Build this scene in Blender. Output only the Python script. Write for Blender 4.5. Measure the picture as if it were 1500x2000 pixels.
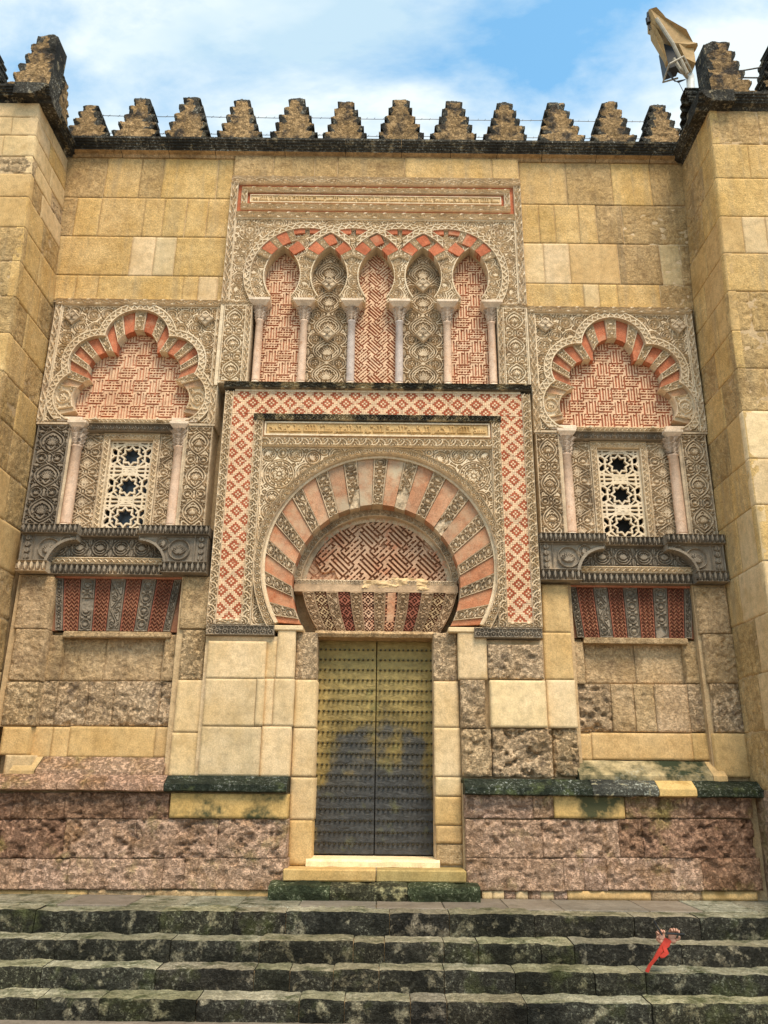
import bpy, math, random
import numpy as np
from mathutils import Matrix, Vector, Euler

# ------------------------------------------------------------------ scene, camera, sky, sun, exposure
scene = bpy.context.scene
for o in list(bpy.data.objects):
    bpy.data.objects.remove(o)
random.seed(7)
col = scene.collection
R = math.radians

cam_d = bpy.data.cameras.new('camera')
cam_d.sensor_fit = 'VERTICAL'; cam_d.sensor_height = 36.0; cam_d.lens = 27.54
cam_d.clip_end = 2000
cam = bpy.data.objects.new('camera', cam_d); col.objects.link(cam)
cam.matrix_world = Matrix.Translation((0, -10, 0)) @ Matrix.Rotation(R(90 + 18.7), 4, 'X') @ Matrix.Rotation(R(0.62), 4, 'Z')
scene.camera = cam

SUN_EL, SUN_AZ = 57.0, 20.0          # azimuth: degrees to the right of the camera, seen from the wall
sun_dir = Vector((math.sin(R(SUN_AZ)) * math.cos(R(SUN_EL)), -math.cos(R(SUN_AZ)) * math.cos(R(SUN_EL)), math.sin(R(SUN_EL))))
sd = bpy.data.lights.new('sun', 'SUN'); sd.energy = 1.4; sd.angle = R(24); sd.color = (1.0, 0.89, 0.72)
sun = bpy.data.objects.new('sun', sd); col.objects.link(sun)
sun.rotation_euler = sun_dir.to_track_quat('Z', 'Y').to_euler()

world = bpy.data.worlds.new('World'); scene.world = world; world.use_nodes = True
wn, wl = world.node_tree.nodes, world.node_tree.links
wn.clear()
w_out = wn.new('ShaderNodeOutputWorld'); w_bg = wn.new('ShaderNodeBackground'); w_bg.inputs['Strength'].default_value = 0.06
sky = wn.new('ShaderNodeTexSky'); sky.sky_type = 'NISHITA'; sky.sun_disc = False
sky.sun_elevation = R(SUN_EL); sky.sun_rotation = R(180 - SUN_AZ); sky.dust_density = 0.4; sky.ozone_density = 2.0
tc = wn.new('ShaderNodeTexCoord')
sep = wn.new('ShaderNodeSeparateXYZ'); wl.new(tc.outputs['Generated'], sep.inputs[0])
zc_ = wn.new('ShaderNodeMath'); zc_.operation = 'MAXIMUM'; zc_.inputs[1].default_value = 0.08; wl.new(sep.outputs['Z'], zc_.inputs[0])
zadd = wn.new('ShaderNodeMath'); zadd.operation = 'ADD'; zadd.inputs[1].default_value = 0.25; wl.new(zc_.outputs[0], zadd.inputs[0])
dv = wn.new('ShaderNodeVectorMath'); dv.operation = 'DIVIDE'
cmb = wn.new('ShaderNodeCombineXYZ')
for i in range(3): wl.new(zadd.outputs[0], cmb.inputs[i])
wl.new(tc.outputs['Generated'], dv.inputs[0]); wl.new(cmb.outputs[0], dv.inputs[1])
cmap = wn.new('ShaderNodeMapping'); cmap.inputs['Location'].default_value = (2.93, -2.93, 2.82); cmap.inputs['Rotation'].default_value = (0, 0, R(31.0)); cmap.inputs['Scale'].default_value = (1.0, 1.9, 1.0)
wl.new(dv.outputs[0], cmap.inputs[0])
cn = wn.new('ShaderNodeTexNoise'); cn.inputs['Scale'].default_value = 2.57; cn.inputs['Detail'].default_value = 9; cn.inputs['Roughness'].default_value = 0.58; cn.inputs['Distortion'].default_value = 0.25
wl.new(cmap.outputs[0], cn.inputs['Vector'])
cr = wn.new('ShaderNodeValToRGB'); cr.color_ramp.elements[0].position = 0.35; cr.color_ramp.elements[1].position = 0.545
wl.new(cn.outputs['Fac'], cr.inputs[0])
cn2 = wn.new('ShaderNodeTexNoise'); cn2.inputs['Scale'].default_value = 3.2; cn2.inputs['Detail'].default_value = 5
wl.new(cmap.outputs[0], cn2.inputs['Vector'])
ccol = wn.new('ShaderNodeMix'); ccol.data_type = 'RGBA'
ccol.inputs[6].default_value = (3.7, 5.0, 5.9, 1); ccol.inputs[7].default_value = (5.9, 6.5, 6.6, 1)
cr2 = wn.new('ShaderNodeValToRGB'); cr2.color_ramp.elements[0].position = 0.38; cr2.color_ramp.elements[1].position = 0.58
wl.new(cn2.outputs['Fac'], cr2.inputs[0]); wl.new(cr2.outputs[0], ccol.inputs[0])
hsv = wn.new('ShaderNodeHueSaturation'); hsv.inputs['Hue'].default_value = 0.475; hsv.inputs['Saturation'].default_value = 1.08; hsv.inputs['Value'].default_value = 2.2
wl.new(sky.outputs[0], hsv.inputs['Color'])
cmix = wn.new('ShaderNodeMix'); cmix.data_type = 'RGBA'
wl.new(cr.outputs[0], cmix.inputs[0]); wl.new(hsv.outputs[0], cmix.inputs[6]); wl.new(ccol.outputs[2], cmix.inputs[7])
wl.new(cmix.outputs[2], w_bg.inputs['Color']); wl.new(w_bg.outputs[0], w_out.inputs[0])

scene.view_settings.view_transform = 'Standard'; scene.view_settings.look = 'None'
scene.view_settings.gamma = 1; scene.view_settings.use_curve_mapping = False
scene.view_settings.exposure = 1.45
scene.render.engine = 'CYCLES'
scene.cycles.max_bounces = 4; scene.cycles.diffuse_bounces = 2

# ------------------------------------------------------------------ materials
MATS = {}
def nodes_of(name):
    m = bpy.data.materials.new(name); m.use_nodes = True
    nt = m.node_tree
    return m, nt.nodes, nt.links, nt.nodes['Principled BSDF']

def noise(n, l, vec, scale, detail=4, rough=0.55, dist=0.0):
    t = n.new('ShaderNodeTexNoise'); t.inputs['Scale'].default_value = scale; t.inputs['Detail'].default_value = detail
    t.inputs['Roughness'].default_value = rough; t.inputs['Distortion'].default_value = dist
    l.new(vec, t.inputs['Vector']); return t.outputs['Fac']
def ramp(n, l, fac, stops):
    r = n.new('ShaderNodeValToRGB'); e = r.color_ramp.elements
    while len(e) < len(stops): e.new(0.5)
    for k, (p, c) in enumerate(stops):
        e[k].position = p
        e[k].color = (c, c, c, 1) if isinstance(c, (int, float)) else (*c, 1)
    l.new(fac, r.inputs[0]); return r.outputs[0]
def mixc(n, l, fac, a, b, mode='MIX'):
    m = n.new('ShaderNodeMix'); m.data_type = 'RGBA'; m.blend_type = mode
    for s, v in ((0, fac), (6, a), (7, b)):
        if isinstance(v, (int, float)): m.inputs[s].default_value = v
        elif isinstance(v, tuple): m.inputs[s].default_value = (*v, 1)
        else: l.new(v, m.inputs[s])
    return m.outputs[2]
def mapping(n, l, vec, scale=(1, 1, 1), loc=(0, 0, 0)):
    m = n.new('ShaderNodeMapping'); m.inputs['Scale'].default_value = scale; m.inputs['Location'].default_value = loc
    l.new(vec, m.inputs[0]); return m.outputs[0]
def mathn(n, l, op, a, b):
    m = n.new('ShaderNodeMath'); m.operation = op
    for s, v in ((0, a), (1, b)):
        if isinstance(v, (int, float)): m.inputs[s].default_value = v
        else: l.new(v, m.inputs[s])
    return m.outputs[0]

def stone(name, a, b, spots=None, spot_lo=0.6, spot_hi=0.72, spot_scale=3.0, streak=0.0, streak_col=(0.12, 0.10, 0.08),
          pits=0.0, pit_col=None, grain=0.25, bump=0.3, rough=0.9, spec=0.12, per_object=True, speckle=None, scale=1.0,
          moss=None, moss_lo=0.5, moss_hi=0.62, moss_scale=2.0, speckle_amt=0.6, dirt=0.0, grain_scale=60):
    if name in MATS: return MATS[name]
    if not any(k in name for k in ('lichen', 'moss', 'black', 'paving')):
        wr, wg, wb = (1.05, 0.985, 0.97) if 'carved' in name else (1.10, 0.98, 0.93)
        wf = lambda c: None if c is None else (c[0] * wr, c[1] * wg, c[2] * wb)
        a, b, spots, pit_col = wf(a), wf(b), wf(spots), wf(pit_col)
    m, n, l, bs = nodes_of(name)
    geo = n.new('ShaderNodeNewGeometry'); oi = n.new('ShaderNodeObjectInfo')
    if per_object:
        sc = n.new('ShaderNodeVectorMath'); sc.operation = 'MULTIPLY_ADD'
        cb = n.new('ShaderNodeCombineXYZ')
        for i, k in enumerate((37.0, 11.0, 23.0)): l.new(mathn(n, l, 'MULTIPLY', oi.outputs['Random'], k), cb.inputs[i])
        ad = n.new('ShaderNodeVectorMath'); ad.operation = 'ADD'
        l.new(geo.outputs['Position'], ad.inputs[0]); l.new(cb.outputs[0], ad.inputs[1]); vec = ad.outputs[0]
    else: vec = geo.outputs['Position']
    pos = geo.outputs['Position']
    v1 = noise(n, l, pos, 1.9 * scale, 4, 0.6)
    c = mixc(n, l, ramp(n, l, v1, [(0.33, 0.0), (0.67, 1.0)]), a, b)
    fine = noise(n, l, vec, grain_scale, 1, 0.7)
    c = mixc(n, l, grain, c, ramp(n, l, fine, [(0.3, 0.25), (0.5, 0.75), (0.7, 1.25)]), 'MULTIPLY')
    med = noise(n, l, vec, 11 * scale, 3, 0.65)
    c = mixc(n, l, 0.5, c, ramp(n, l, med, [(0.3, 0.6), (0.5, 1.0), (0.7, 1.25)]), 'MULTIPLY')
    if spots:
        s = noise(n, l, pos, spot_scale, 4, 0.68)
        c = mixc(n, l, ramp(n, l, s, [(spot_lo, 0.0), (spot_hi, 1.0)]), c, spots)
    if streak:
        sv = mapping(n, l, geo.outputs['Position'], (5.5, 5.5, 0.55))
        s = noise(n, l, sv, 1.0, 3, 0.6)
        c = mixc(n, l, mathn(n, l, 'MULTIPLY', ramp(n, l, s, [(0.5, 0.0), (0.72, 1.0)]), streak), c, streak_col)
    h = mathn(n, l, 'ADD', mathn(n, l, 'MULTIPLY', med, 1.0), mathn(n, l, 'MULTIPLY', fine, 0.35))
    if pits:
        big = noise(n, l, vec, 19 * scale, 4, 0.85)
        pm = ramp(n, l, big, [(0.38, 0.0), (0.52, 1.0)])
        h = mathn(n, l, 'ADD', h, mathn(n, l, 'MULTIPLY', pm, pits))
        if pit_col: c = mixc(n, l, ramp(n, l, big, [(0.34, 0.5), (0.45, 0.0)]), c, pit_col)
        hi = noise(n, l, vec, 52 * scale, 2, 0.8)
        c = mixc(n, l, 0.4, c, ramp(n, l, hi, [(0.32, 0.5), (0.5, 0.97), (0.66, 1.4)]), 'MULTIPLY')
        h = mathn(n, l, 'ADD', h, mathn(n, l, 'MULTIPLY', hi, pits * 0.7))
    if moss:
        s = noise(n, l, geo.outputs['Position'], moss_scale, 4, 0.7)
        c = mixc(n, l, ramp(n, l, s, [(moss_lo, 0.0), (moss_hi, 1.0)]), c, moss)
    if speckle:
        s = noise(n, l, geo.outputs['Position'], 30, 3, 0.75)
        c = mixc(n, l, mathn(n, l, 'MULTIPLY', ramp(n, l, s, [(0.55, 0.0), (0.64, 1.0)]), mathn(n, l, 'MULTIPLY', ramp(n, l, v1, [(0.42, 0.0), (0.62, 1.0)]), speckle_amt)), c, speckle)
    c = mixc(n, l, 1.0, c, oi.outputs['Color'], 'MULTIPLY')
    l.new(c, bs.inputs['Base Color'])
    bs.inputs['Roughness'].default_value = rough; bs.inputs['Specular IOR Level'].default_value = spec
    bp = n.new('ShaderNodeBump'); bp.inputs['Strength'].default_value = min(1.0, bump); bp.inputs['Distance'].default_value = 0.03
    l.new(h, bp.inputs['Height']); l.new(bp.outputs[0], bs.inputs['Normal'])
    MATS[name] = m; return m

M = {}
M['yellow']  = stone('yellow_sandstone', (0.56, 0.385, 0.145), (0.67, 0.50, 0.235), spots=(0.44, 0.30, 0.12), spot_lo=0.52, spot_hi=0.72, streak=0.5, streak_col=(0.34, 0.26, 0.16), bump=0.5, grain=0.35, pits=0.2)
M['yelloww'] = stone('weathered_yellow_sandstone', (0.47, 0.33, 0.145), (0.62, 0.46, 0.23), spots=(0.33, 0.23, 0.11), spot_lo=0.52, spot_hi=0.72, spot_scale=4, pits=0.5, pit_col=(0.22, 0.15, 0.06), streak=0.5, streak_col=(0.27, 0.2, 0.12), bump=0.7, grain=0.3)
M['cream']   = stone('cream_sandstone', (0.60, 0.455, 0.235), (0.69, 0.555, 0.33), spots=(0.45, 0.33, 0.16), spot_lo=0.58, spot_hi=0.78, streak=0.35, streak_col=(0.42, 0.32, 0.18), bump=0.22, grain=0.25)
M['ochre']   = stone('ochre_new_sandstone', (0.53, 0.365, 0.155), (0.62, 0.46, 0.225), spots=(0.36, 0.235, 0.09), spot_lo=0.58, spot_hi=0.74, bump=0.2, grain=0.3, streak=0.3, streak_col=(0.4, 0.28, 0.13))
M['pale']    = stone('pale_new_limestone', (0.68, 0.545, 0.31), (0.74, 0.61, 0.38), bump=0.12, grain=0.2, streak=0.2, streak_col=(0.55, 0.42, 0.24))
M['worn']    = stone('worn_brown_sandstone', (0.45, 0.325, 0.165), (0.60, 0.46, 0.27), spots=(0.27, 0.195, 0.11), spot_lo=0.52, spot_hi=0.70, pits=0.6, pit_col=(0.22, 0.155, 0.08), bump=0.75, streak=0.25, streak_col=(0.3, 0.22, 0.13))
M['rough']   = stone('rough_grey_conglomerate', (0.54, 0.40, 0.225), (0.74, 0.585, 0.37), spots=(0.28, 0.22, 0.15), spot_lo=0.55, spot_hi=0.68, spot_scale=5, pits=1.1, pit_col=(0.20, 0.15, 0.095), bump=1.0)
M['pink']    = stone('pink_conglomerate', (0.55, 0.38, 0.255), (0.68, 0.50, 0.37), spots=(0.38, 0.24, 0.13), spot_lo=0.5, spot_hi=0.68, spot_scale=2.5, pits=1.0, pit_col=(0.27, 0.17, 0.105), bump=1.0, moss=(0.46, 0.33, 0.14), moss_lo=0.54, moss_hi=0.7)
M['pinkdark']= stone('dark_pink_conglomerate', (0.36, 0.22, 0.14), (0.52, 0.345, 0.23), spots=(0.20, 0.12, 0.07), spot_lo=0.5, spot_hi=0.66, pits=1.0, pit_col=(0.13, 0.08, 0.05), bump=1.0, moss=(0.40, 0.28, 0.11), moss_lo=0.55, moss_hi=0.7)
M['mortar']  = stone('pale_mortar', (0.58, 0.46, 0.27), (0.70, 0.58, 0.38), bump=0.3, spots=(0.38, 0.28, 0.15), spot_lo=0.48, spot_hi=0.68)
M['mortard'] = stone('brown_mortar', (0.46, 0.345, 0.19), (0.56, 0.44, 0.26), bump=0.4)
M['lichen']  = stone('black_lichen_stone', (0.030, 0.028, 0.024), (0.10, 0.088, 0.068), spots=(0.36, 0.29, 0.18), spot_lo=0.57, spot_hi=0.67, spot_scale=7, pits=0.5, bump=0.9, speckle=(0.58, 0.54, 0.44), speckle_amt=0.7)
M['carvedk'] = stone('carved_lichened_stone', (0.05, 0.046, 0.038), (0.16, 0.135, 0.095), spots=(0.46, 0.36, 0.21), spot_lo=0.50, spot_hi=0.62, spot_scale=5, bump=0.4, per_object=False)
M['merlon']  = stone('tan_merlon_stone', (0.42, 0.29, 0.135), (0.56, 0.405, 0.21), spots=(0.085, 0.075, 0.06), spot_lo=0.49, spot_hi=0.62, spot_scale=4.0, pits=1.0, pit_col=(0.13, 0.10, 0.06), bump=1.0)
M['moss']    = stone('moss_black_stone', (0.016, 0.020, 0.014), (0.050, 0.058, 0.034), spots=(0.10, 0.115, 0.045), spot_lo=0.56, spot_hi=0.7, pits=0.6, bump=0.8, speckle=(0.55, 0.55, 0.48), speckle_amt=0.6, rough=0.6)
M['mossy']   = stone('algae_stained_sandstone', (0.50, 0.345, 0.12), (0.58, 0.42, 0.17), moss=(0.08, 0.075, 0.035), moss_lo=0.47, moss_hi=0.62, moss_scale=2.6, bump=0.25)
M['riser']   = stone('black_crusted_step_stone', (0.020, 0.019, 0.015), (0.060, 0.054, 0.040), spots=(0.31, 0.265, 0.18), spot_lo=0.56, spot_hi=0.68, spot_scale=6, pits=0.7, bump=0.9, speckle=(0.36, 0.34, 0.25), speckle_amt=0.6, moss=(0.075, 0.078, 0.034), moss_lo=0.54, moss_hi=0.68, moss_scale=1.7, rough=0.7)
M['tread']   = stone('mossy_step_tread_stone', (0.27, 0.235, 0.15), (0.47, 0.41, 0.285), spots=(0.10, 0.10, 0.05), spot_lo=0.48, spot_hi=0.64, spot_scale=4, pits=0.6, bump=0.8, speckle=(0.66, 0.62, 0.48), speckle_amt=0.6, rough=0.7)
M['paving']  = stone('grey_brown_paving', (0.21, 0.165, 0.12), (0.30, 0.24, 0.18), spots=(0.13, 0.11, 0.07), bump=0.3, rough=0.5, streak=0.0)
M['carved']  = stone('carved_cream_stone', (0.71, 0.565, 0.36), (0.82, 0.69, 0.485), spots=(0.54, 0.41, 0.265), spot_lo=0.55, spot_hi=0.75, bump=0.2, per_object=False, scale=1.3)
M['carvedw'] = stone('carved_weathered_stone', (0.56, 0.44, 0.285), (0.72, 0.58, 0.39), spots=(0.34, 0.265, 0.175), spot_lo=0.50, spot_hi=0.68, bump=0.25, per_object=False)
M['carvedg'] = stone('carved_grey_stone', (0.21, 0.178, 0.133), (0.34, 0.288, 0.213), spots=(0.46, 0.37, 0.25), spot_lo=0.60, spot_hi=0.72, bump=0.3, per_object=False)
M['red']     = stone('red_brick', (0.42, 0.125, 0.06), (0.54, 0.20, 0.105), spots=(0.54, 0.33, 0.20), spot_lo=0.55, spot_hi=0.75, bump=0.25, grain=0.35)
M['reddull'] = stone('faded_red_plaster', (0.44, 0.19, 0.095), (0.53, 0.31, 0.18), spots=(0.50, 0.37, 0.235), spot_lo=0.47, spot_hi=0.68, spot_scale=2.2, bump=0.3, grain=0.35, streak=0.3, streak_col=(0.36, 0.27, 0.19))
M['fretred'] = stone('fret_red_ground', (0.44, 0.17, 0.095), (0.54, 0.25, 0.15), bump=0.2, per_object=False)
M['fretcream'] = stone('fret_cream_brick', (0.70, 0.48, 0.30), (0.78, 0.59, 0.40), spots=(0.56, 0.37, 0.23), spot_lo=0.55, spot_hi=0.7, bump=0.2, per_object=False)
M['fretpink'] = stone('fret_pink_stone', (0.54, 0.35, 0.22), (0.64, 0.46, 0.31), spots=(0.46, 0.19, 0.10), spot_lo=0.53, spot_hi=0.68, bump=0.3, per_object=False)
M['fretbrown'] = stone('fret_brown_ground', (0.30, 0.15, 0.085), (0.46, 0.26, 0.15), bump=0.3, per_object=False)
M['mosred'] = stone('mosaic_red_tile', (0.36, 0.095, 0.045), (0.46, 0.15, 0.075), bump=0.15, per_object=False)
M['moscream'] = stone('mosaic_cream_tile', (0.74, 0.55, 0.34), (0.82, 0.64, 0.43), bump=0.15, per_object=False)
M['zigred'] = stone('zigzag_dark_red_brick', (0.22, 0.075, 0.048), (0.34, 0.135, 0.085), bump=0.3, per_object=False)
M['mossill'] = stone('moss_grown_cream_sill', (0.60, 0.44, 0.22), (0.68, 0.52, 0.29), moss=(0.034, 0.040, 0.020), moss_lo=0.30, moss_hi=0.58, moss_scale=2.4, speckle=(0.5, 0.5, 0.42), speckle_amt=0.4, bump=0.5)
M['fretdark'] = stone('fret_dark_brick', (0.12, 0.05, 0.032), (0.22, 0.10, 0.06), bump=0.3, per_object=False)
M['marble']  = stone('pinkish_marble', (0.66, 0.47, 0.32), (0.76, 0.60, 0.45), spots=(0.50, 0.30, 0.17), spot_lo=0.58, spot_hi=0.72, spot_scale=8, bump=0.12, rough=0.6, streak=0.4, streak_col=(0.55, 0.42, 0.32))
M['marbleb'] = stone('blue_grey_marble', (0.42, 0.37, 0.33), (0.62, 0.57, 0.52), bump=0.12, rough=0.55, streak=0.8, streak_col=(0.24, 0.225, 0.215))
M['white']   = stone('pale_marble', (0.72, 0.60, 0.44), (0.80, 0.70, 0.54), spots=(0.50, 0.39, 0.26), spot_lo=0.58, spot_hi=0.74, bump=0.15, rough=0.6)
M['capital'] = stone('grey_capital_marble', (0.42, 0.345, 0.26), (0.60, 0.51, 0.40), spots=(0.16, 0.14, 0.115), spot_lo=0.55, spot_hi=0.68, spot_scale=9, bump=0.4, rough=0.6)

def simple(name, c, rough=0.6, metal=0.0, spec=0.4):
    m, n, l, bs = nodes_of(name)
    geo = n.new('ShaderNodeNewGeometry')
    v = noise(n, l, geo.outputs['Position'], 14, 4)
    cc = mixc(n, l, 0.5, c, ramp(n, l, v, [(0.3, 0.6), (0.7, 1.3)]), 'MULTIPLY')
    l.new(cc, bs.inputs['Base Color']); bs.inputs['Roughness'].default_value = rough; bs.inputs['Metallic'].default_value = metal
    bs.inputs['Specular IOR Level'].default_value = spec
    return m
M['glass'] = simple('dark_blue_glass', (0.035, 0.042, 0.048), 0.3, 0, 0.4)
M['dark']  = simple('dark_void_boards', (0.012, 0.011, 0.01), 0.9)
M['wire']  = simple('galvanised_wire', (0.10, 0.10, 0.10), 0.5, 0.6)
M['tarp']  = simple('tan_tarpaulin', (0.40, 0.25, 0.10), 0.75)
M['pole']  = simple('off_white_painted_steel', (0.62, 0.60, 0.55), 0.5)
M['steel'] = simple('beige_painted_steel', (0.38, 0.32, 0.23), 0.5)
M['skin']  = simple('skin', (0.52, 0.27, 0.18), 0.55)
M['redcloth'] = simple('red_cloth', (0.52, 0.045, 0.025), 0.8)
M['black'] = simple('black_plastic', (0.012, 0.012, 0.013), 0.5)

def bronze():
    m, n, l, bs = nodes_of('hammered_bronze_sheet')
    geo = n.new('ShaderNodeNewGeometry'); p = geo.outputs['Position']
    a = noise(n, l, p, 2.3, 5, 0.62)
    sepp = n.new('ShaderNodeSeparateXYZ'); l.new(p, sepp.inputs[0])
    # verdigris and bare gold rubbed patches: worn high part, dark oiled patina low down
    zz = mathn(n, l, 'MULTIPLY_ADD', sepp.outputs['Z'], 0.50); zz.node.inputs[2].default_value = 0.36
    fac = mathn(n, l, 'ADD', zz, mathn(n, l, 'MULTIPLY', mathn(n, l, 'SUBTRACT', a, 0.5), 1.15))
    edge = mathn(n, l, 'ABSOLUTE', mathn(n, l, 'ADD', sepp.outputs['X'], 0.08), 0.0)
    fac = mathn(n, l, 'ADD', fac, ramp(n, l, edge, [(0.55, 0.0), (0.74, 0.38)]))
    c = ramp(n, l, fac, [(0.30, (0.058, 0.054, 0.048)), (0.48, (0.080, 0.070, 0.054)), (0.62, (0.20, 0.138, 0.045)), (0.9, (0.34, 0.238, 0.082))])
    b = noise(n, l, p, 14, 5, 0.6)
    c = mixc(n, l, 0.7, c, ramp(n, l, b, [(0.3, 0.55), (0.7, 1.35)]), 'MULTIPLY')
    g = noise(n, l, p, 4, 4)
    c = mixc(n, l, ramp(n, l, g, [(0.58, 0.0), (0.72, 0.5)]), c, (0.16, 0.15, 0.05))
    l.new(c, bs.inputs['Base Color']); bs.inputs['Metallic'].default_value = 0.15; bs.inputs['Specular IOR Level'].default_value = 0.22
    l.new(ramp(n, l, b, [(0.3, 0.42), (0.7, 0.65)]), bs.inputs['Roughness'])
    w = noise(n, l, mapping(n, l, p, (1.0, 1.0, 1.7)), 11, 3, 0.5, 0.9)
    bp = n.new('ShaderNodeBump'); bp.inputs['Strength'].default_value = 0.55; bp.inputs['Distance'].default_value = 0.03
    l.new(w, bp.inputs['Height']); l.new(bp.outputs[0], bs.inputs['Normal'])
    return m
M['bronze'] = bronze()
M['stud'] = simple('dark_bronze_studs', (0.09, 0.075, 0.045), 0.4, 0.7)

# ------------------------------------------------------------------ object helpers
def tag(o, label=None, cat=None, group=None, kind=None):
    if label: o['label'] = label
    if cat: o['category'] = cat
    if group: o['group'] = group
    if kind: o['kind'] = kind
    return o
def empty(name, loc, label=None, cat=None, group=None, kind=None):
    o = bpy.data.objects.new(name, None); col.objects.link(o); o.location = loc; o.empty_display_size = 0.2
    return tag(o, label, cat, group, kind)
def mk(name, V, F, mats, parent=None, midx=None, smooth=False, tint=None):
    """one mesh object; V and F are world-space arrays (F quads or list of polygons)"""
    V = np.asarray(V, dtype=np.float32)
    me = bpy.data.meshes.new(name)
    if isinstance(F, np.ndarray):
        k = F.shape[1]; nf = len(F)
        me.vertices.add(len(V)); me.vertices.foreach_set('co', V.ravel())
        me.loops.add(nf * k); me.loops.foreach_set('vertex_index', F.astype(np.int32).ravel())
        me.polygons.add(nf); me.polygons.foreach_set('loop_start', np.arange(0, nf * k, k, dtype=np.int32))
        me.polygons.foreach_set('loop_total', np.full(nf, k, dtype=np.int32))
    else:
        me.from_pydata([tuple(map(float, v)) for v in V], [], F)
        nf = len(F)
    if not isinstance(mats, (list, tuple)): mats = [mats]
    for m in mats: me.materials.append(m)
    if midx is not None: me.polygons.foreach_set('material_index', np.asarray(midx, dtype=np.int32))
    me.polygons.foreach_set('use_smooth', np.full(len(me.polygons), bool(smooth)))
    me.update(calc_edges=True); me.validate()
    o = bpy.data.objects.new(name, me); col.objects.link(o)
    if tint: o.color = (*tint, 1)
    if parent:
        o.parent = parent
        o.matrix_parent_inverse = Matrix.Translation(-Vector(parent.location))
    return o

def relief(name, X, Z, H, mats, parent, y0, depth, mask=None, cidx=None, back=0.06, Y=None, kind=None, tint=None):
    """carved panel: grid X,Z (rows, cols), raised by depth*H towards the viewer (-Y), closed by a skirt to y0+back"""
    n, m = X.shape
    if not isinstance(mats, (list, tuple)) and mats.name.startswith('carved'): depth = depth * 1.3
    YY = (y0 - depth * H) if Y is None else (Y - depth * H)
    idx = np.arange(n * m).reshape(n, m)
    q = np.stack([idx[:-1, :-1], idx[:-1, 1:], idx[1:, 1:], idx[1:, :-1]], -1).reshape(-1, 4)
    keep = np.ones(len(q), bool) if mask is None else mask[:n - 1, :m - 1].ravel()
    q = q[keep]
    ci = np.zeros(len(q), int) if cidx is None else cidx[:n - 1, :m - 1].ravel()[keep]
    e = np.concatenate([q[:, [0, 1]], q[:, [1, 2]], q[:, [2, 3]], q[:, [3, 0]]]); eci = np.concatenate([ci] * 4)
    N = n * m
    key = e[:, 0] * N + e[:, 1]; rkey = e[:, 1] * N + e[:, 0]
    b = ~np.isin(key, rkey)
    be = e[b]; bci = eci[b]
    V = np.stack([X.ravel(), YY.ravel(), Z.ravel()], -1)
    VB = V.copy(); VB[:, 1] = y0 + back
    sk = np.stack([be[:, 1], be[:, 0], be[:, 0] + N, be[:, 1] + N], -1)
    F = np.concatenate([q, sk]); ci = np.concatenate([ci, bci])
    VA = np.concatenate([V, VB])
    used = np.zeros(2 * N, bool); used[F.ravel()] = True
    remap = np.cumsum(used) - 1
    o = mk(name, VA[used], remap[F], mats, parent, ci, tint=tint)
    if kind: o['kind'] = kind
    return o
def grid(x0, x1, z0, z1, res):
    nx = max(2, int(round((x1 - x0) / res)) + 1); nz = max(2, int(round((z1 - z0) / res)) + 1)
    return np.meshgrid(np.linspace(x0, x1, nx), np.linspace(z0, z1, nz))

# value noise for eroded geometry
_rng = np.random.RandomState(5)
_LAT = _rng.rand(32, 32, 32)
def vnoise(P, s):
    P = np.asarray(P) * s
    i = np.floor(P).astype(int); f = P - i; f = f * f * (3 - 2 * f)
    r = 0
    for a in (0, 1):
        for b in (0, 1):
            for c in (0, 1):
                w = (f[..., 0] if a else 1 - f[..., 0]) * (f[..., 1] if b else 1 - f[..., 1]) * (f[..., 2] if c else 1 - f[..., 2])
                r = r + w * _LAT[(i[..., 0] + a) % 32, (i[..., 1] + b) % 32, (i[..., 2] + c) % 32]
    return r
def fbm(P, s, o=3):
    r = 0; a = 0.5
    for k in range(o): r = r + a * (vnoise(np.asarray(P) + 7.3 * k, s) - 0.5); s *= 2.1; a *= 0.5
    return r

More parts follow.
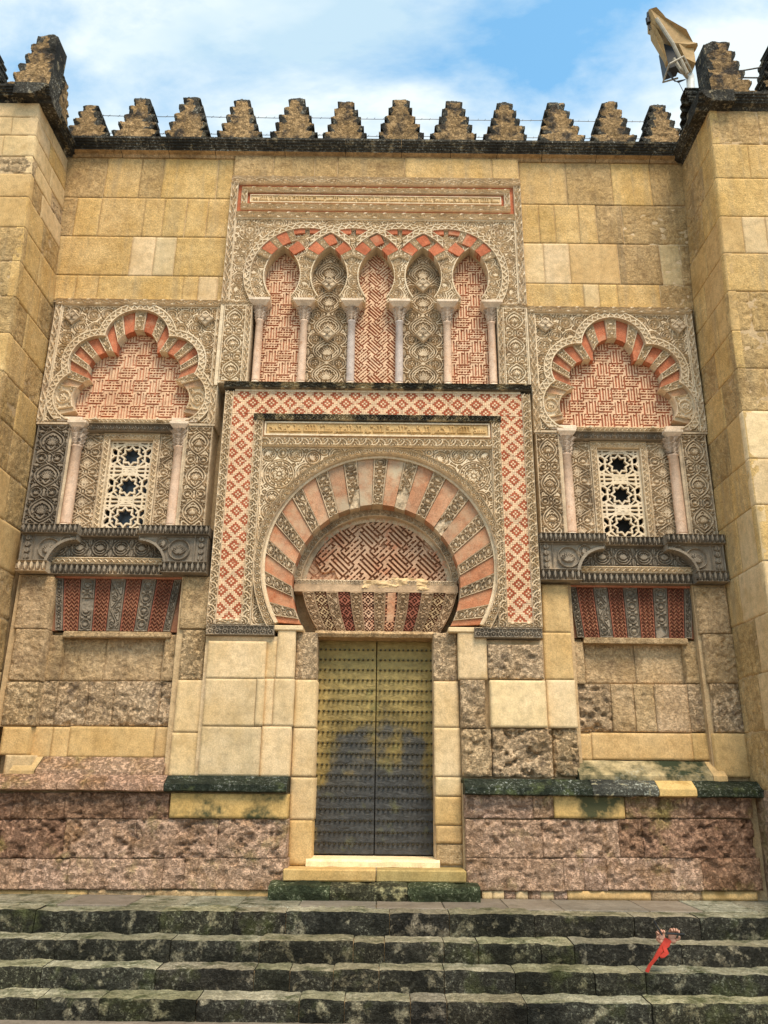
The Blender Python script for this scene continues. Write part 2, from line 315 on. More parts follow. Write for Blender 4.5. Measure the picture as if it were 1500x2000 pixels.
def quad_block(name, c, nrm, depth, mat, parent, bevel=0.012, rough=0.0, tint=None, seed=0, res=0.06, rim=1.0, mass=False):
    """a stone: c = four front corners (bottom-left, bottom-right, top-right, top-left seen from outside), nrm = outward normal"""
    c = [np.array(p, float) for p in c]; nrm = np.array(nrm, float)
    if rough <= 0:
        cen = sum(c) / 4
        def ins(p, b):
            d = cen - p; L = np.array([np.dot(d, c[1] - c[0]) / max(1e-6, np.linalg.norm(c[1] - c[0])), np.dot(d, c[3] - c[0]) / max(1e-6, np.linalg.norm(c[3] - c[0]))])
            ux = (c[1] - c[0]) / np.linalg.norm(c[1] - c[0]); uz = (c[3] - c[0]) / np.linalg.norm(c[3] - c[0])
            return p + ux * math.copysign(b, L[0]) + uz * math.copysign(b, L[1])
        r = random.Random(seed)
        inner = [ins(p, bevel * r.uniform(0.6, 1.4)) for p in c]
        outer = [p - nrm * bevel * 0.7 for p in c]
        back = [p - nrm * depth for p in c]
        V = inner + outer + back
        F = [(0, 1, 2, 3)] + [(4 + i, 4 + (i + 1) % 4, (i + 1) % 4, i) for i in range(4)] + [(8 + i, 8 + (i + 1) % 4, 4 + (i + 1) % 4, 4 + i) for i in range(4)]
        return mk(name, V, F, mat, parent, tint=tint)
    w = np.linalg.norm(c[1] - c[0]); h = np.linalg.norm(c[3] - c[0])
    nx = max(3, int(w / res)); nz = max(3, int(h / res))
    u, v = np.meshgrid(np.linspace(0, 1, nx + 1), np.linspace(0, 1, nz + 1))
    P = ((1 - u) * (1 - v))[..., None] * c[0] + (u * (1 - v))[..., None] * c[1] + (u * v)[..., None] * c[2] + ((1 - u) * v)[..., None] * c[3]
    d = fbm(P, 2.6, 5) * 1.15 if mass else fbm(P + seed * 1.7, 3.5, 4)
    if rough > 0.014:
        lay = P * np.array([1, 1, 1.5])
        d = d - np.clip(fbm(lay + 4.4, 11.0, 3) - .03, 0, 1) * 2.6 + fbm(lay + 1.1, 34.0, 2) * .42
    ed = np.minimum(np.minimum(u, 1 - u) * w, np.minimum(v, 1 - v) * h)
    rnd = np.clip(1 - ed / (0.025 + 0.4 * rough), 0, 1) ** 2
    P = P + nrm * (rough * (d * 1.6 - 0.12) - rim * rnd * (min(bevel, .006) + rough * 0.35))[..., None]
    n, m = u.shape; idx = np.arange(n * m).reshape(n, m)
    q = np.stack([idx[:-1, :-1], idx[:-1, 1:], idx[1:, 1:], idx[1:, :-1]], -1).reshape(-1, 4)
    ring = np.concatenate([idx[0, :-1], idx[:-1, -1], idx[-1, :0:-1], idx[:0:-1, 0]])
    V = P.reshape(-1, 3); VB = V[ring] - nrm * depth; N = len(V); k = len(ring)
    sk = np.array([(N + i, N + (i + 1) % k, ring[(i + 1) % k], ring[i]) for i in range(k)])
    return mk(name, np.concatenate([V, VB]), np.concatenate([q, sk]), mat, parent, tint=tint, smooth=True)

def wall_block(name, x0, z0, x1, z1, y, mat, parent, gap=0.006, depth=0.25, **k):
    x0 += gap; x1 -= gap; z0 += gap; z1 -= gap
    return quad_block(name, [(x0, y, z0), (x1, y, z0), (x1, y, z1), (x0, y, z1)], (0, -1, 0), depth, mat, parent, **k)
def box(name, x0, x1, y0, y1, z0, z1, mat, parent=None, bevel=0.0, tint=None, jit=0.0, seed=0):
    V = [(x, y, z) for z in (z0, z1) for y in (y0, y1) for x in (x0, x1)]
    F = [(0, 1, 5, 4), (1, 3, 7, 5), (3, 2, 6, 7), (2, 0, 4, 6), (4, 5, 7, 6), (2, 3, 1, 0)]
    if bevel > 0:
        import bmesh
        bm = bmesh.new(); vs = [bm.verts.new(v) for v in V]
        for f in F: bm.faces.new([vs[i] for i in f])
        bmesh.ops.bevel(bm, geom=list(bm.edges), offset=bevel, segments=1, affect='EDGES')
        bm.verts.ensure_lookup_table(); bm.faces.ensure_lookup_table(); bm.verts.index_update()
        r = random.Random(seed)
        V = [(v.co.x + r.uniform(-jit, jit), v.co.y + r.uniform(-jit, jit), v.co.z + r.uniform(-jit, jit)) for v in bm.verts]
        F = [tuple(v.index for v in f.verts) for f in bm.faces]; bm.free()
    return mk(name, V, F, mat, parent, tint=tint)
def lathe(name, cx, cy, prof, mat, parent, seg=20, lobes=0, lobe_amp=0.0, smooth=True, tint=None):
    V = []; F = []
    for k, (r, z) in enumerate(prof):
        for i in range(seg):
            a = 2 * math.pi * i / seg
            rr = r * (1 + (lobe_amp * math.cos(lobes * a + (math.pi if k % 2 else 0)) if lobes else 0))
            V.append((cx + rr * math.cos(a), cy + rr * math.sin(a), z))
    n = len(prof)
    for k in range(n - 1):
        for i in range(seg):
            j = (i + 1) % seg
            F.append((k * seg + i, k * seg + j, (k + 1) * seg + j, (k + 1) * seg + i))
    F.append(tuple(range(seg))[::-1]); F.append(tuple((n - 1) * seg + i for i in range(seg)))
    return mk(name, V, F, mat, parent, smooth=smooth, tint=tint)
def tubes(paths, seg=6):
    """paths: list of (points, radii)"""
    V = []; F = []
    for pts, rad in paths:
        pts = [Vector(p) for p in pts]
        if not isinstance(rad, (list, tuple)): rad = [rad] * len(pts)
        base = len(V); up = None
        for k, p in enumerate(pts):
            d = (pts[min(k + 1, len(pts) - 1)] - pts[max(k - 1, 0)]).normalized()
            if up is None: up = d.orthogonal().normalized()
            s = d.cross(up)
            if s.length < 1e-4: s = d.orthogonal()
            s.normalize(); up = s.cross(d).normalized()
            for i in range(seg):
                a = 2 * math.pi * i / seg
                V.append(tuple(p + (s * math.cos(a) + up * math.sin(a)) * rad[k]))
        for k in range(len(pts) - 1):
            for i in range(seg):
                j = (i + 1) % seg
                F.append((base + k * seg + i, base + k * seg + j, base + (k + 1) * seg + j, base + (k + 1) * seg + i))
        F.append(tuple(base + i for i in range(seg))[::-1]); F.append(tuple(base + (len(pts) - 1) * seg + i for i in range(seg)))
    return V, F
def prism(name, poly, y0, y1, mat, parent, tint=None, midx_side=None):
    """polygon (x,z) counter-clockwise seen from the front, from y0 (front) back to y1"""
    n = len(poly)
    V = [(x, y0, z) for x, z in poly] + [(x, y1, z) for x, z in poly]
    F = [tuple(range(n)), tuple(range(2 * n - 1, n - 1, -1))] + [(i, n + i, n + (i + 1) % n, (i + 1) % n) for i in range(n)]
    return mk(name, V, F, mat, parent, tint=tint)

# ------------------------------------------------------------------ drawing carved ornament as height fields
class Cv:
    def __init__(s, w, h, res):
        s.w, s.h, s.res = w, h, res
        s.nx = max(2, int(round(w / res)) + 1); s.nz = max(2, int(round(h / res)) + 1)
        s.x = np.linspace(0, w, s.nx); s.z = np.linspace(0, h, s.nz)
        s.H = np.zeros((s.nz, s.nx)); s.soft = res * 1.1
    def win(s, x0, x1, z0, z1):
        a, b = np.searchsorted(s.x, [x0, x1]); c, d = np.searchsorted(s.z, [z0, z1])
        if a >= b or c >= d: return None
        return slice(c, d), slice(a, b), s.x[a:b][None, :], s.z[c:d][:, None]
    def put(s, wn, dist, hw, h=1.0):
        v = np.clip((hw - dist) / s.soft + 0.5, 0, 1) * h
        s.H[wn[0], wn[1]] = np.maximum(s.H[wn[0], wn[1]], v)
    def cut(s, wn, dist, hw, h=0.0):
        v = np.clip((hw - dist) / s.soft + 0.5, 0, 1)
        t = s.H[wn[0], wn[1]]; s.H[wn[0], wn[1]] = t * (1 - v) + np.minimum(t, h) * v
    def line(s, pts, w, h=1.0):
        hw = w / 2; m = hw + s.res * 2
        for (ax, az), (bx, bz) in zip(pts[:-1], pts[1:]):
            wn = s.win(min(ax, bx) - m, max(ax, bx) + m, min(az, bz) - m, max(az, bz) + m)
            if wn is None: continue
            dx, dz = bx - ax, bz - az; L = dx * dx + dz * dz + 1e-12
            t = np.clip(((wn[2] - ax) * dx + (wn[3] - az) * dz) / L, 0, 1)
            s.put(wn, np.hypot(wn[2] - ax - t * dx, wn[3] - az - t * dz), hw, h)
    def ring(s, cx, cz, r, w, h=1.0):
        m = r + w
        wn = s.win(cx - m, cx + m, cz - m, cz + m)
        if wn: s.put(wn, np.abs(np.hypot(wn[2] - cx, wn[3] - cz) - r), w / 2, h)
    def disc(s, cx, cz, r, h=1.0):
        wn = s.win(cx - r * 1.2 - .01, cx + r * 1.2 + .01, cz - r * 1.2 - .01, cz + r * 1.2 + .01)
        if wn: s.put(wn, np.hypot(wn[2] - cx, wn[3] - cz), r, h)
    def leaf(s, cx, cz, a, L, w, h=1.0, vein=True):
        """pointed leaf from (cx,cz) in direction a, length L, width w"""
        m = L + w
        wn = s.win(cx - m, cx + m, cz - m, cz + m)
        if not wn: return
        u = (wn[2] - cx) * math.cos(a) + (wn[3] - cz) * math.sin(a); v = -(wn[2] - cx) * math.sin(a) + (wn[3] - cz) * math.cos(a)
        t = np.clip(u / L, 0, 1)
        prof = w * 0.5 * np.sin(math.pi * t ** 0.8) ** 0.8
        d = np.abs(v) + np.where((u < 0) | (u > L), 1.0, 0)
        val = np.clip((prof - d) / s.soft + 0.5, 0, 1) * (prof > s.res * 0.4) * h
        if vein and w > 4 * s.res: val = val * np.where(np.abs(v) < s.res * 0.7, 0.55, 1.0)
        s.H[wn[0], wn[1]] = np.maximum(s.H[wn[0], wn[1]], val)
    def spiral(s, cx, cz, r, a0, turns, w, cw=1, h=1.0):
        pts = []
        n = int(18 * turns) + 2
        for k in range(n):
            t = k / (n - 1); rr = r * (1 - 0.82 * t); a = a0 + cw * 2 * math.pi * turns * t
            pts.append((cx + rr * math.cos(a), cz + rr * math.sin(a)))
        s.line(pts, w, h)
    def palmette(s, cx, cz, r, a, n=5):
        for k in range(n):
            da = (k - (n - 1) / 2) * (2.3 / max(1, n - 1))
            s.leaf(cx - r * 0.65 * math.cos(a), cz - r * 0.65 * math.sin(a), a + da * 0.8, r * (1.45 - 0.22 * abs(da)), r * 0.42)
    def rosette(s, cx, cz, r, n=6):
        s.disc(cx, cz, r * 0.26)
        for k in range(n): s.leaf(cx + r * .3 * math.cos(6.283 * k / n), cz + r * .3 * math.sin(6.283 * k / n), 6.283 * k / n, r * 0.68, r * 0.5)
    def roundel(s, cx, cz, r, rnd, w):
        k = rnd.random()
        if r < 0.045:
            s.leaf(cx - r, cz, rnd.uniform(0, 6.28), 1.8 * r, r * 1.1) if k < .5 else s.rosette(cx, cz, r * .95, 5)
            return
        s.ring(cx, cz, r - w / 2, w)
        ri = r - w * 1.6
        if k < 0.45: s.palmette(cx, cz, ri * .95, rnd.uniform(0, 6.28), 5)
        elif k < 0.75: s.rosette(cx, cz, ri * .97, rnd.choice((5, 6, 7)))
        else:
            s.spiral(cx, cz, ri, rnd.uniform(0, 6.28), 1.5, w, rnd.choice((-1, 1))); s.disc(cx, cz, ri * .2)
def dilate(m, r):
    d = m.copy(); n, k = m.shape
    for i in range(-r, r + 1):
        for j in range(-r, r + 1):
            if i * i + j * j > r * r + .5: continue
            a0, a1 = max(0, i), min(n, n + i); b0, b1 = max(0, j), min(k, k + j)
            d[a0:a1, b0:b1] |= m[a0 - i:a1 - i, b0 - j:b1 - j]
    return d
def fill_gaps(H, res, gap=0.016, ridge=0.020):
    """raise filler leaves wherever the ground is wider than a chisel channel, outline inside outline"""
    r = max(1, int(round(gap / res))); t = max(2, int(round(ridge / res))); H = H.copy()
    d = H > 0.4
    for it in range(6):
        d = dilate(d, r)
        if d.all(): break
        e = dilate(d, t)
        H[e & ~d] = 0.85; d = e
        if d.all(): break
    return H
def arabesque(cv, seed, rmax=0.115, rmin=0.03, w=0.02, mirror=True, fixed=(), ok=None, n=6000, fill=True):
    """pack scroll roundels of falling size, leaves in the gaps"""
    rnd = random.Random(seed); C = []
    for f in fixed:
        cx, cz, r = f; C.append(f)
        cv.ring(cx, cz, r - w / 2, w); cv.ring(cx, cz, r * 0.66, w * .9); cv.rosette(cx, cz, r * 0.52, 8)
        for k in range(10):
            a = 6.283 * k / 10; cv.leaf(cx + r * .7 * math.cos(a), cz + r * .7 * math.sin(a), a + .5, r * .24, r * .16, vein=False)
        if mirror:
            cx = cv.w - cx
            cv.ring(cx, cz, r - w / 2, w); cv.ring(cx, cz, r * 0.66, w * .9); cv.rosette(cx, cz, r * 0.52, 8)
            for k in range(10):
                a = 6.283 * k / 10; cv.leaf(cx + r * .7 * math.cos(a), cz + r * .7 * math.sin(a), a + .5, r * .24, r * .16, vein=False)
    W2 = cv.w / 2 if mirror else cv.w
    sizes = [rmax * (1 - 0.16 * k) for k in range(6)]
    arr = np.array(C).reshape(-1, 3)
    lst = [tuple(c) for c in C]
    for s_i, r0 in enumerate([r for r in sizes if r > rmin] + [rmin]):
        for t in range(int(n / 7)):
            r = r0 * rnd.uniform(0.88, 1.05)
            x = rnd.uniform(r * .9, W2); z = rnd.uniform(r * .9, cv.h - r * .9)
            if mirror and W2 - x < r:
                if W2 - x < r * .45: x = W2
                else: continue
            if ok is not None and not ok(x, z, r): continue
            good = True
            for (a, b, c) in lst:
                if (a - x) ** 2 + (b - z) ** 2 < (c + r + 0.004) ** 2: good = False; break
            if good: lst.append((x, z, r))
    for (x, z, r) in lst[len(C):]:
        st = rnd.getstate(); cv.roundel(x, z, r, rnd, w)
        if mirror and abs(x - W2) > 1e-6: 
            rnd.setstate(st); cv.roundel(cv.w - x, z, r, rnd, w)
    cv.H = fill_gaps(cv.H, cv.res, 0.0145, 0.0195)
    return cv
def border(cv, w=0.018, h=1.0):
    cv.line([(0, w / 2), (cv.w, w / 2)], w, h); cv.line([(0, cv.h - w / 2), (cv.w, cv.h - w / 2)], w, h)
    cv.line([(w / 2, 0), (w / 2, cv.h)], w, h); cv.line([(cv.w - w / 2, 0), (cv.w - w / 2, cv.h)], w, h)
def vine(L, w, res=0.008, kind='vine'):
    """running band of length L and width w; rows across, columns along"""
    cv = Cv(L, w, res); e = max(0.010, w * 0.12)
    cv.line([(0, e / 2), (L, e / 2)], e); cv.line([(0, w - e / 2), (L, w - e / 2)], e)
    per = w * 1.35; n = max(1, int(round(L / per))); per = L / n; st = max(0.014, w * 0.14)
    if kind == 'vine':
        k = max(8, int(L / 0.02)); A = (w / 2 - e) * 0.62
        cv.line([(L * i / k, w / 2 + A * math.sin(math.pi * 2 * (L * i / k) / (2 * per))) for i in range(k + 1)], st)
        for i in range(n):
            x = per * (i + 0.5); s = -1 if i % 2 == 0 else 1
            cv.leaf(x - per * .30, w / 2 + s * A * .9, s * .35, per * .62, w * .26); cv.disc(x + per * .22, w / 2 + s * A * 0.55, w * .085)
    elif kind == 'scale':                      # running comma-shaped leaves, turned to alternate sides
        n = max(2, int(round(L / (w * .62)))); per = L / n
        for i in range(n):
            x = per * (i + .2); s = -1 if i % 2 else 1; c0 = w / 2 - s * w * .30
            for rr, th in ((.62, .15), (.34, .12)):
                m = 9; cv.line([(x + per * .2 + w * rr * math.cos(a) * .9, c0 + s * w * rr * math.sin(a)) for a in [0.15 + 1.75 * k / m for k in range(m + 1)]], w * th)
            cv.disc(x + per * .3, c0 + s * w * .02, w * .10)
    elif kind == 'zig':
        n = max(2, int(round(L / (w * 0.9)))); per = L / n
        cv.line([(per * i / 2, w * (.3 if i % 2 else .7)) for i in range(2 * n + 1)], st)
    elif kind == 'tongue':
        n = max(2, int(round(L / (w * 0.5)))); per = L / n
        for i in range(n):
            x = per * (i + .5); cv.leaf(x, w * .95, -math.pi / 2, w * .80, per * .55, vein=False); cv.line([(x + per / 2, w * .1), (x + per / 2, w * .9)], .010, .8)
    elif kind == 'dentil':
        n = max(2, int(round(L / (w * 0.8)))); per = L / n
        for i in range(n):
            x = per * (i + .5)
            cv.ring(x, w * .5, per * .30, st * .7); cv.disc(x, w * .5, per * .13)
    return fill_gaps(cv.H, res, max(.012, w * .10))
def band(name, x0, x1, z0, z1, mat, parent, y, depth=0.03, kind='vine', back=0.08, res=0.008, k2='stuff'):
    """straight running band, horizontal or vertical by its longer side"""
    W, Hh = x1 - x0, z1 - z0
    if W >= Hh:
        H = vine(W, Hh, res, kind); X, Z = np.meshgrid(np.linspace(x0, x1, H.shape[1]), np.linspace(z0, z1, H.shape[0]))
    else:
        H = vine(Hh, W, res, kind).T; X, Z = np.meshgrid(np.linspace(x0, x1, H.shape[1]), np.linspace(z0, z1, H.shape[0]))
    return relief(name, X, Z, H, mat, parent, y, depth, back=back)
def panel(name, x0, z0, cv, mat, parent, y, depth=0.035, mask=None, back=0.08, cidx=None):
    cv.H = fill_gaps(cv.H, cv.res)
    X, Z = np.meshgrid(x0 + cv.x, z0 + cv.z)
    return relief(name, X, Z, cv.H, mat, parent, y, depth, mask=mask, back=back, cidx=cidx)
def frame_rect(prefix, x0, x1, z0, z1, w, mat, parent, y, depth=0.02, back=0.06):
    """plain raised fillet round a rectangle: four mitre-free bars"""
    box(prefix, x0, x1, y - depth, y + back, z1 - w, z1, mat, parent); box(prefix, x0, x1, y - depth, y + back, z0, z0 + w, mat, parent)
    box(prefix, x0, x0 + w, y - depth + .002, y + back, z0 + w, z1 - w, mat, parent); box(prefix, x1 - w, x1, y - depth + .002, y + back, z0 + w, z1 - w, mat, parent)

# interlaced key fret: red lines on cream, period 20 units, rosettes between the key crosses
FRET = np.zeros((60, 60))
def _fline(x0, z0, x1, z1, hw=.34):
    """axis-parallel line in units of a 20-unit period, drawn on a 3x oversampled tile"""
    for ox in (-20, 0, 20):
        for oz in (-20, 0, 20):
            a, b = sorted((x0 + ox, x1 + ox)); c, d = sorted((z0 + oz, z1 + oz))
            ia, ib = int(round((a - hw) * 3)), int(round((b + hw) * 3)); ic, id_ = int(round((c - hw) * 3)), int(round((d + hw) * 3))
            ia, ib, ic, id_ = max(0, ia), min(60, ib), max(0, ic), min(60, id_)
            if ia < ib and ic < id_: FRET[ic:id_, ia:ib] = 1
for i_ in range(2):
    for j_ in range(2):
        ox_, oz_ = 10 * i_, 10 * j_
        for k_, off_ in enumerate((1.0, 3.0, 5.0, 7.0, 9.0)):
            s_, e_ = (0.6, 9.0) if k_ % 2 else (-.6, 8.0)
            if k_ == 2: s_, e_ = -1.6, 10.6
            if (i_ + j_) % 2 == 0: _fline(ox_ + s_, oz_ + off_, ox_ + e_, oz_ + off_)
            else: _fline(ox_ + off_, oz_ + s_, ox_ + off_, oz_ + e_)
        # hooks that tie the bars of neighbouring cells together
        if (i_ + j_) % 2 == 0: _fline(ox_ + 8.4, oz_ + 3, ox_ + 8.4, oz_ + 5); _fline(ox_ + 1.6, oz_ + 7, ox_ + 1.6, oz_ + 9)
        else: _fline(ox_ + 3, oz_ + 8.4, ox_ + 5, oz_ + 8.4); _fline(ox_ + 7, oz_ + 1.6, ox_ + 9, oz_ + 1.6)
for (cx_, cz_) in ((5, 5), (15, 15)):
    FRET[int((cz_ - 3.2) * 3):int((cz_ + 3.2) * 3), int((cx_ - 3.2) * 3):int((cx_ + 3.2) * 3)] = 0
    for (x_, z_) in ((0, 0), (2, 0), (-2, 0), (0, 2), (0, -2), (2.2, 2.2), (-2.2, 2.2), (2.2, -2.2), (-2.2, -2.2)): _fline(cx_ + x_ - .15, cz_ + z_, cx_ + x_ + .15, cz_ + z_, .5)

# ------------------------------------------------------------------ ground, steps, platform
def sheet(name, x0, x1, y0, y1, z, mat):
    o = mk(name, [(x0, y0, z), (x1, y0, z), (x1, y1, z), (x0, y1, z)], [(0, 1, 2, 3)], mat); return o
tag(sheet('street', -300, 300, -300, 300, -2.04, M['paving']), 'grey brown stone paved street at the foot of the steps', None, kind='structure')

PLAT_Z = -1.288
EDGE = [(-1.278, PLAT_Z, -1.494), (-1.56, -1.494, -1.681), (-1.831, -1.681, -1.858), (-2.108, -1.858, -2.04)]
steps = empty('steps', (0, -2.1, -2.04), 'wide flight of four worn black and mossy stone steps below the portal', None, kind='structure')
STEP_JOINTS = [
    [-6.2, -4.75, -3.45, -2.2, -1.46, -0.94, 0.1, 0.70, 1.55, 2.55, 3.2, 4.3, 6.2],
    [-6.2, -4.4, -3.1, -2.0, -1.15, -0.25, 0.05, 0.62, 0.95, 1.55, 1.87, 2.9, 4.1, 6.2],
    [-6.2, -3.72, -3.1, -2.05, -1.15, -0.82, -0.42, 0.0, 0.6, 1.25, 1.98, 2.45, 3.9, 6.2],
    [-6.2, -4.2, -3.0, -2.45, -1.6, -0.7, -0.3, 0.28, 0.6, 1.3, 2.4, 3.6, 6.2]]
rs = random.Random(3)
def step_stone(x0, x1, y, zt, zb, yb, seed, hole=False):
    """worn block: rounded, uneven nosing; riser and tread have materials of their own"""
    r = random.Random(seed)
    nx = max(2, int((x1 - x0) / 0.035)); rows = []
    worn = r.uniform(0.008, 0.022); off = r.uniform(-0.010, 0.010); dz = r.uniform(-0.010, 0.004)
    prof = [(0.015, zb - 0.02 - zt), (0.004, (zb - zt) * .75), (0.0, (zb - zt) * .5), (0.0, -worn * 1.6), (worn * .35, -worn * .55), (worn * 1.2, -0.004), (0.14, 0.0), (yb - y + 0.03, 0.002)]
    V = []; F = []; mi = []
    xs = np.linspace(x0 + .004, x1 - .004, nx + 1); k = len(prof)
    for i, x in enumerate(xs):
        ed = min(x - x0, x1 - x); er = max(0, 1 - ed / 0.03) * 0.006
        for j, (py, pz) in enumerate(prof):
            P = np.array([x, y + py, zt + pz]); nn = fbm(P, 4.0, 3); n2 = fbm(P + 3.1, 14.0, 2)
            front = 1.0 if j < 5 else 0.0
            V.append((x, y + py + off + front * (nn * 0.055 + n2 * 0.06 + er), zt + pz + dz + (nn * 0.03 + n2 * .03 if j >= 3 else 0) - (er if j >= 4 else 0)))
    for i in range(nx):
        for j in range(k - 1):
            F.append((i * k + j, (i + 1) * k + j, (i + 1) * k + j + 1, i * k + j + 1)); mi.append(0 if j < 5 else 1)
    b = len(V)
    F.append(tuple(range(k))[::-1]); mi.append(0); F.append(tuple(nx * k + j for j in range(k))); mi.append(0)
    g = r.uniform(0.85, 1.2)
    return mk('step_stone', V, F, [M['riser'], M['tread']], steps, mi, smooth=False, tint=(g, g * r.uniform(.95, 1.03), g * r.uniform(.85, 1.0)))
for s, (y, zt, zb) in enumerate(EDGE):
    J = STEP_JOINTS[s]; yb = EDGE[s - 1][0] + .02 if s else -0.95
    for i in range(len(J) - 1):
        step_stone(J[i], J[i + 1], y, zt, zb, yb, s * 40 + i)
box('rubble_core', -6.2, 6.2, -1.22, -0.4, -2.04, PLAT_Z - .03, M['mortard'], steps)
for s, (y, zt, zb) in enumerate(EDGE[1:]):
    box('rubble_core', -6.2, 6.2, y + .05, EDGE[s][0] + .04, -2.04, zt - .03, M['mortard'], steps)

plat = empty('platform_paving', (0, -0.9, PLAT_Z), 'grey slab paving of the narrow platform in front of the door', None, kind='structure')
px_ = -6.2; rp = random.Random(11)
while px_ < 6.2:
    w = rp.uniform(0.55, 0.95); c = rp.choice([(1, 1, 1), (.85, .86, .88), (1.12, 1.0, .92), (.95, 1.0, 1.03)])
    green = px_ < -1.4 or px_ > 2.3
    V = box('paving_slab', px_ + .004, px_ + w - .004, -1.0 + .004, -0.16, PLAT_Z - .03, PLAT_Z + rp.uniform(0.002, .008), M['tread'] if green and rp.random() < .75 else M['paving'], plat, bevel=.006, tint=c)
    px_ += w
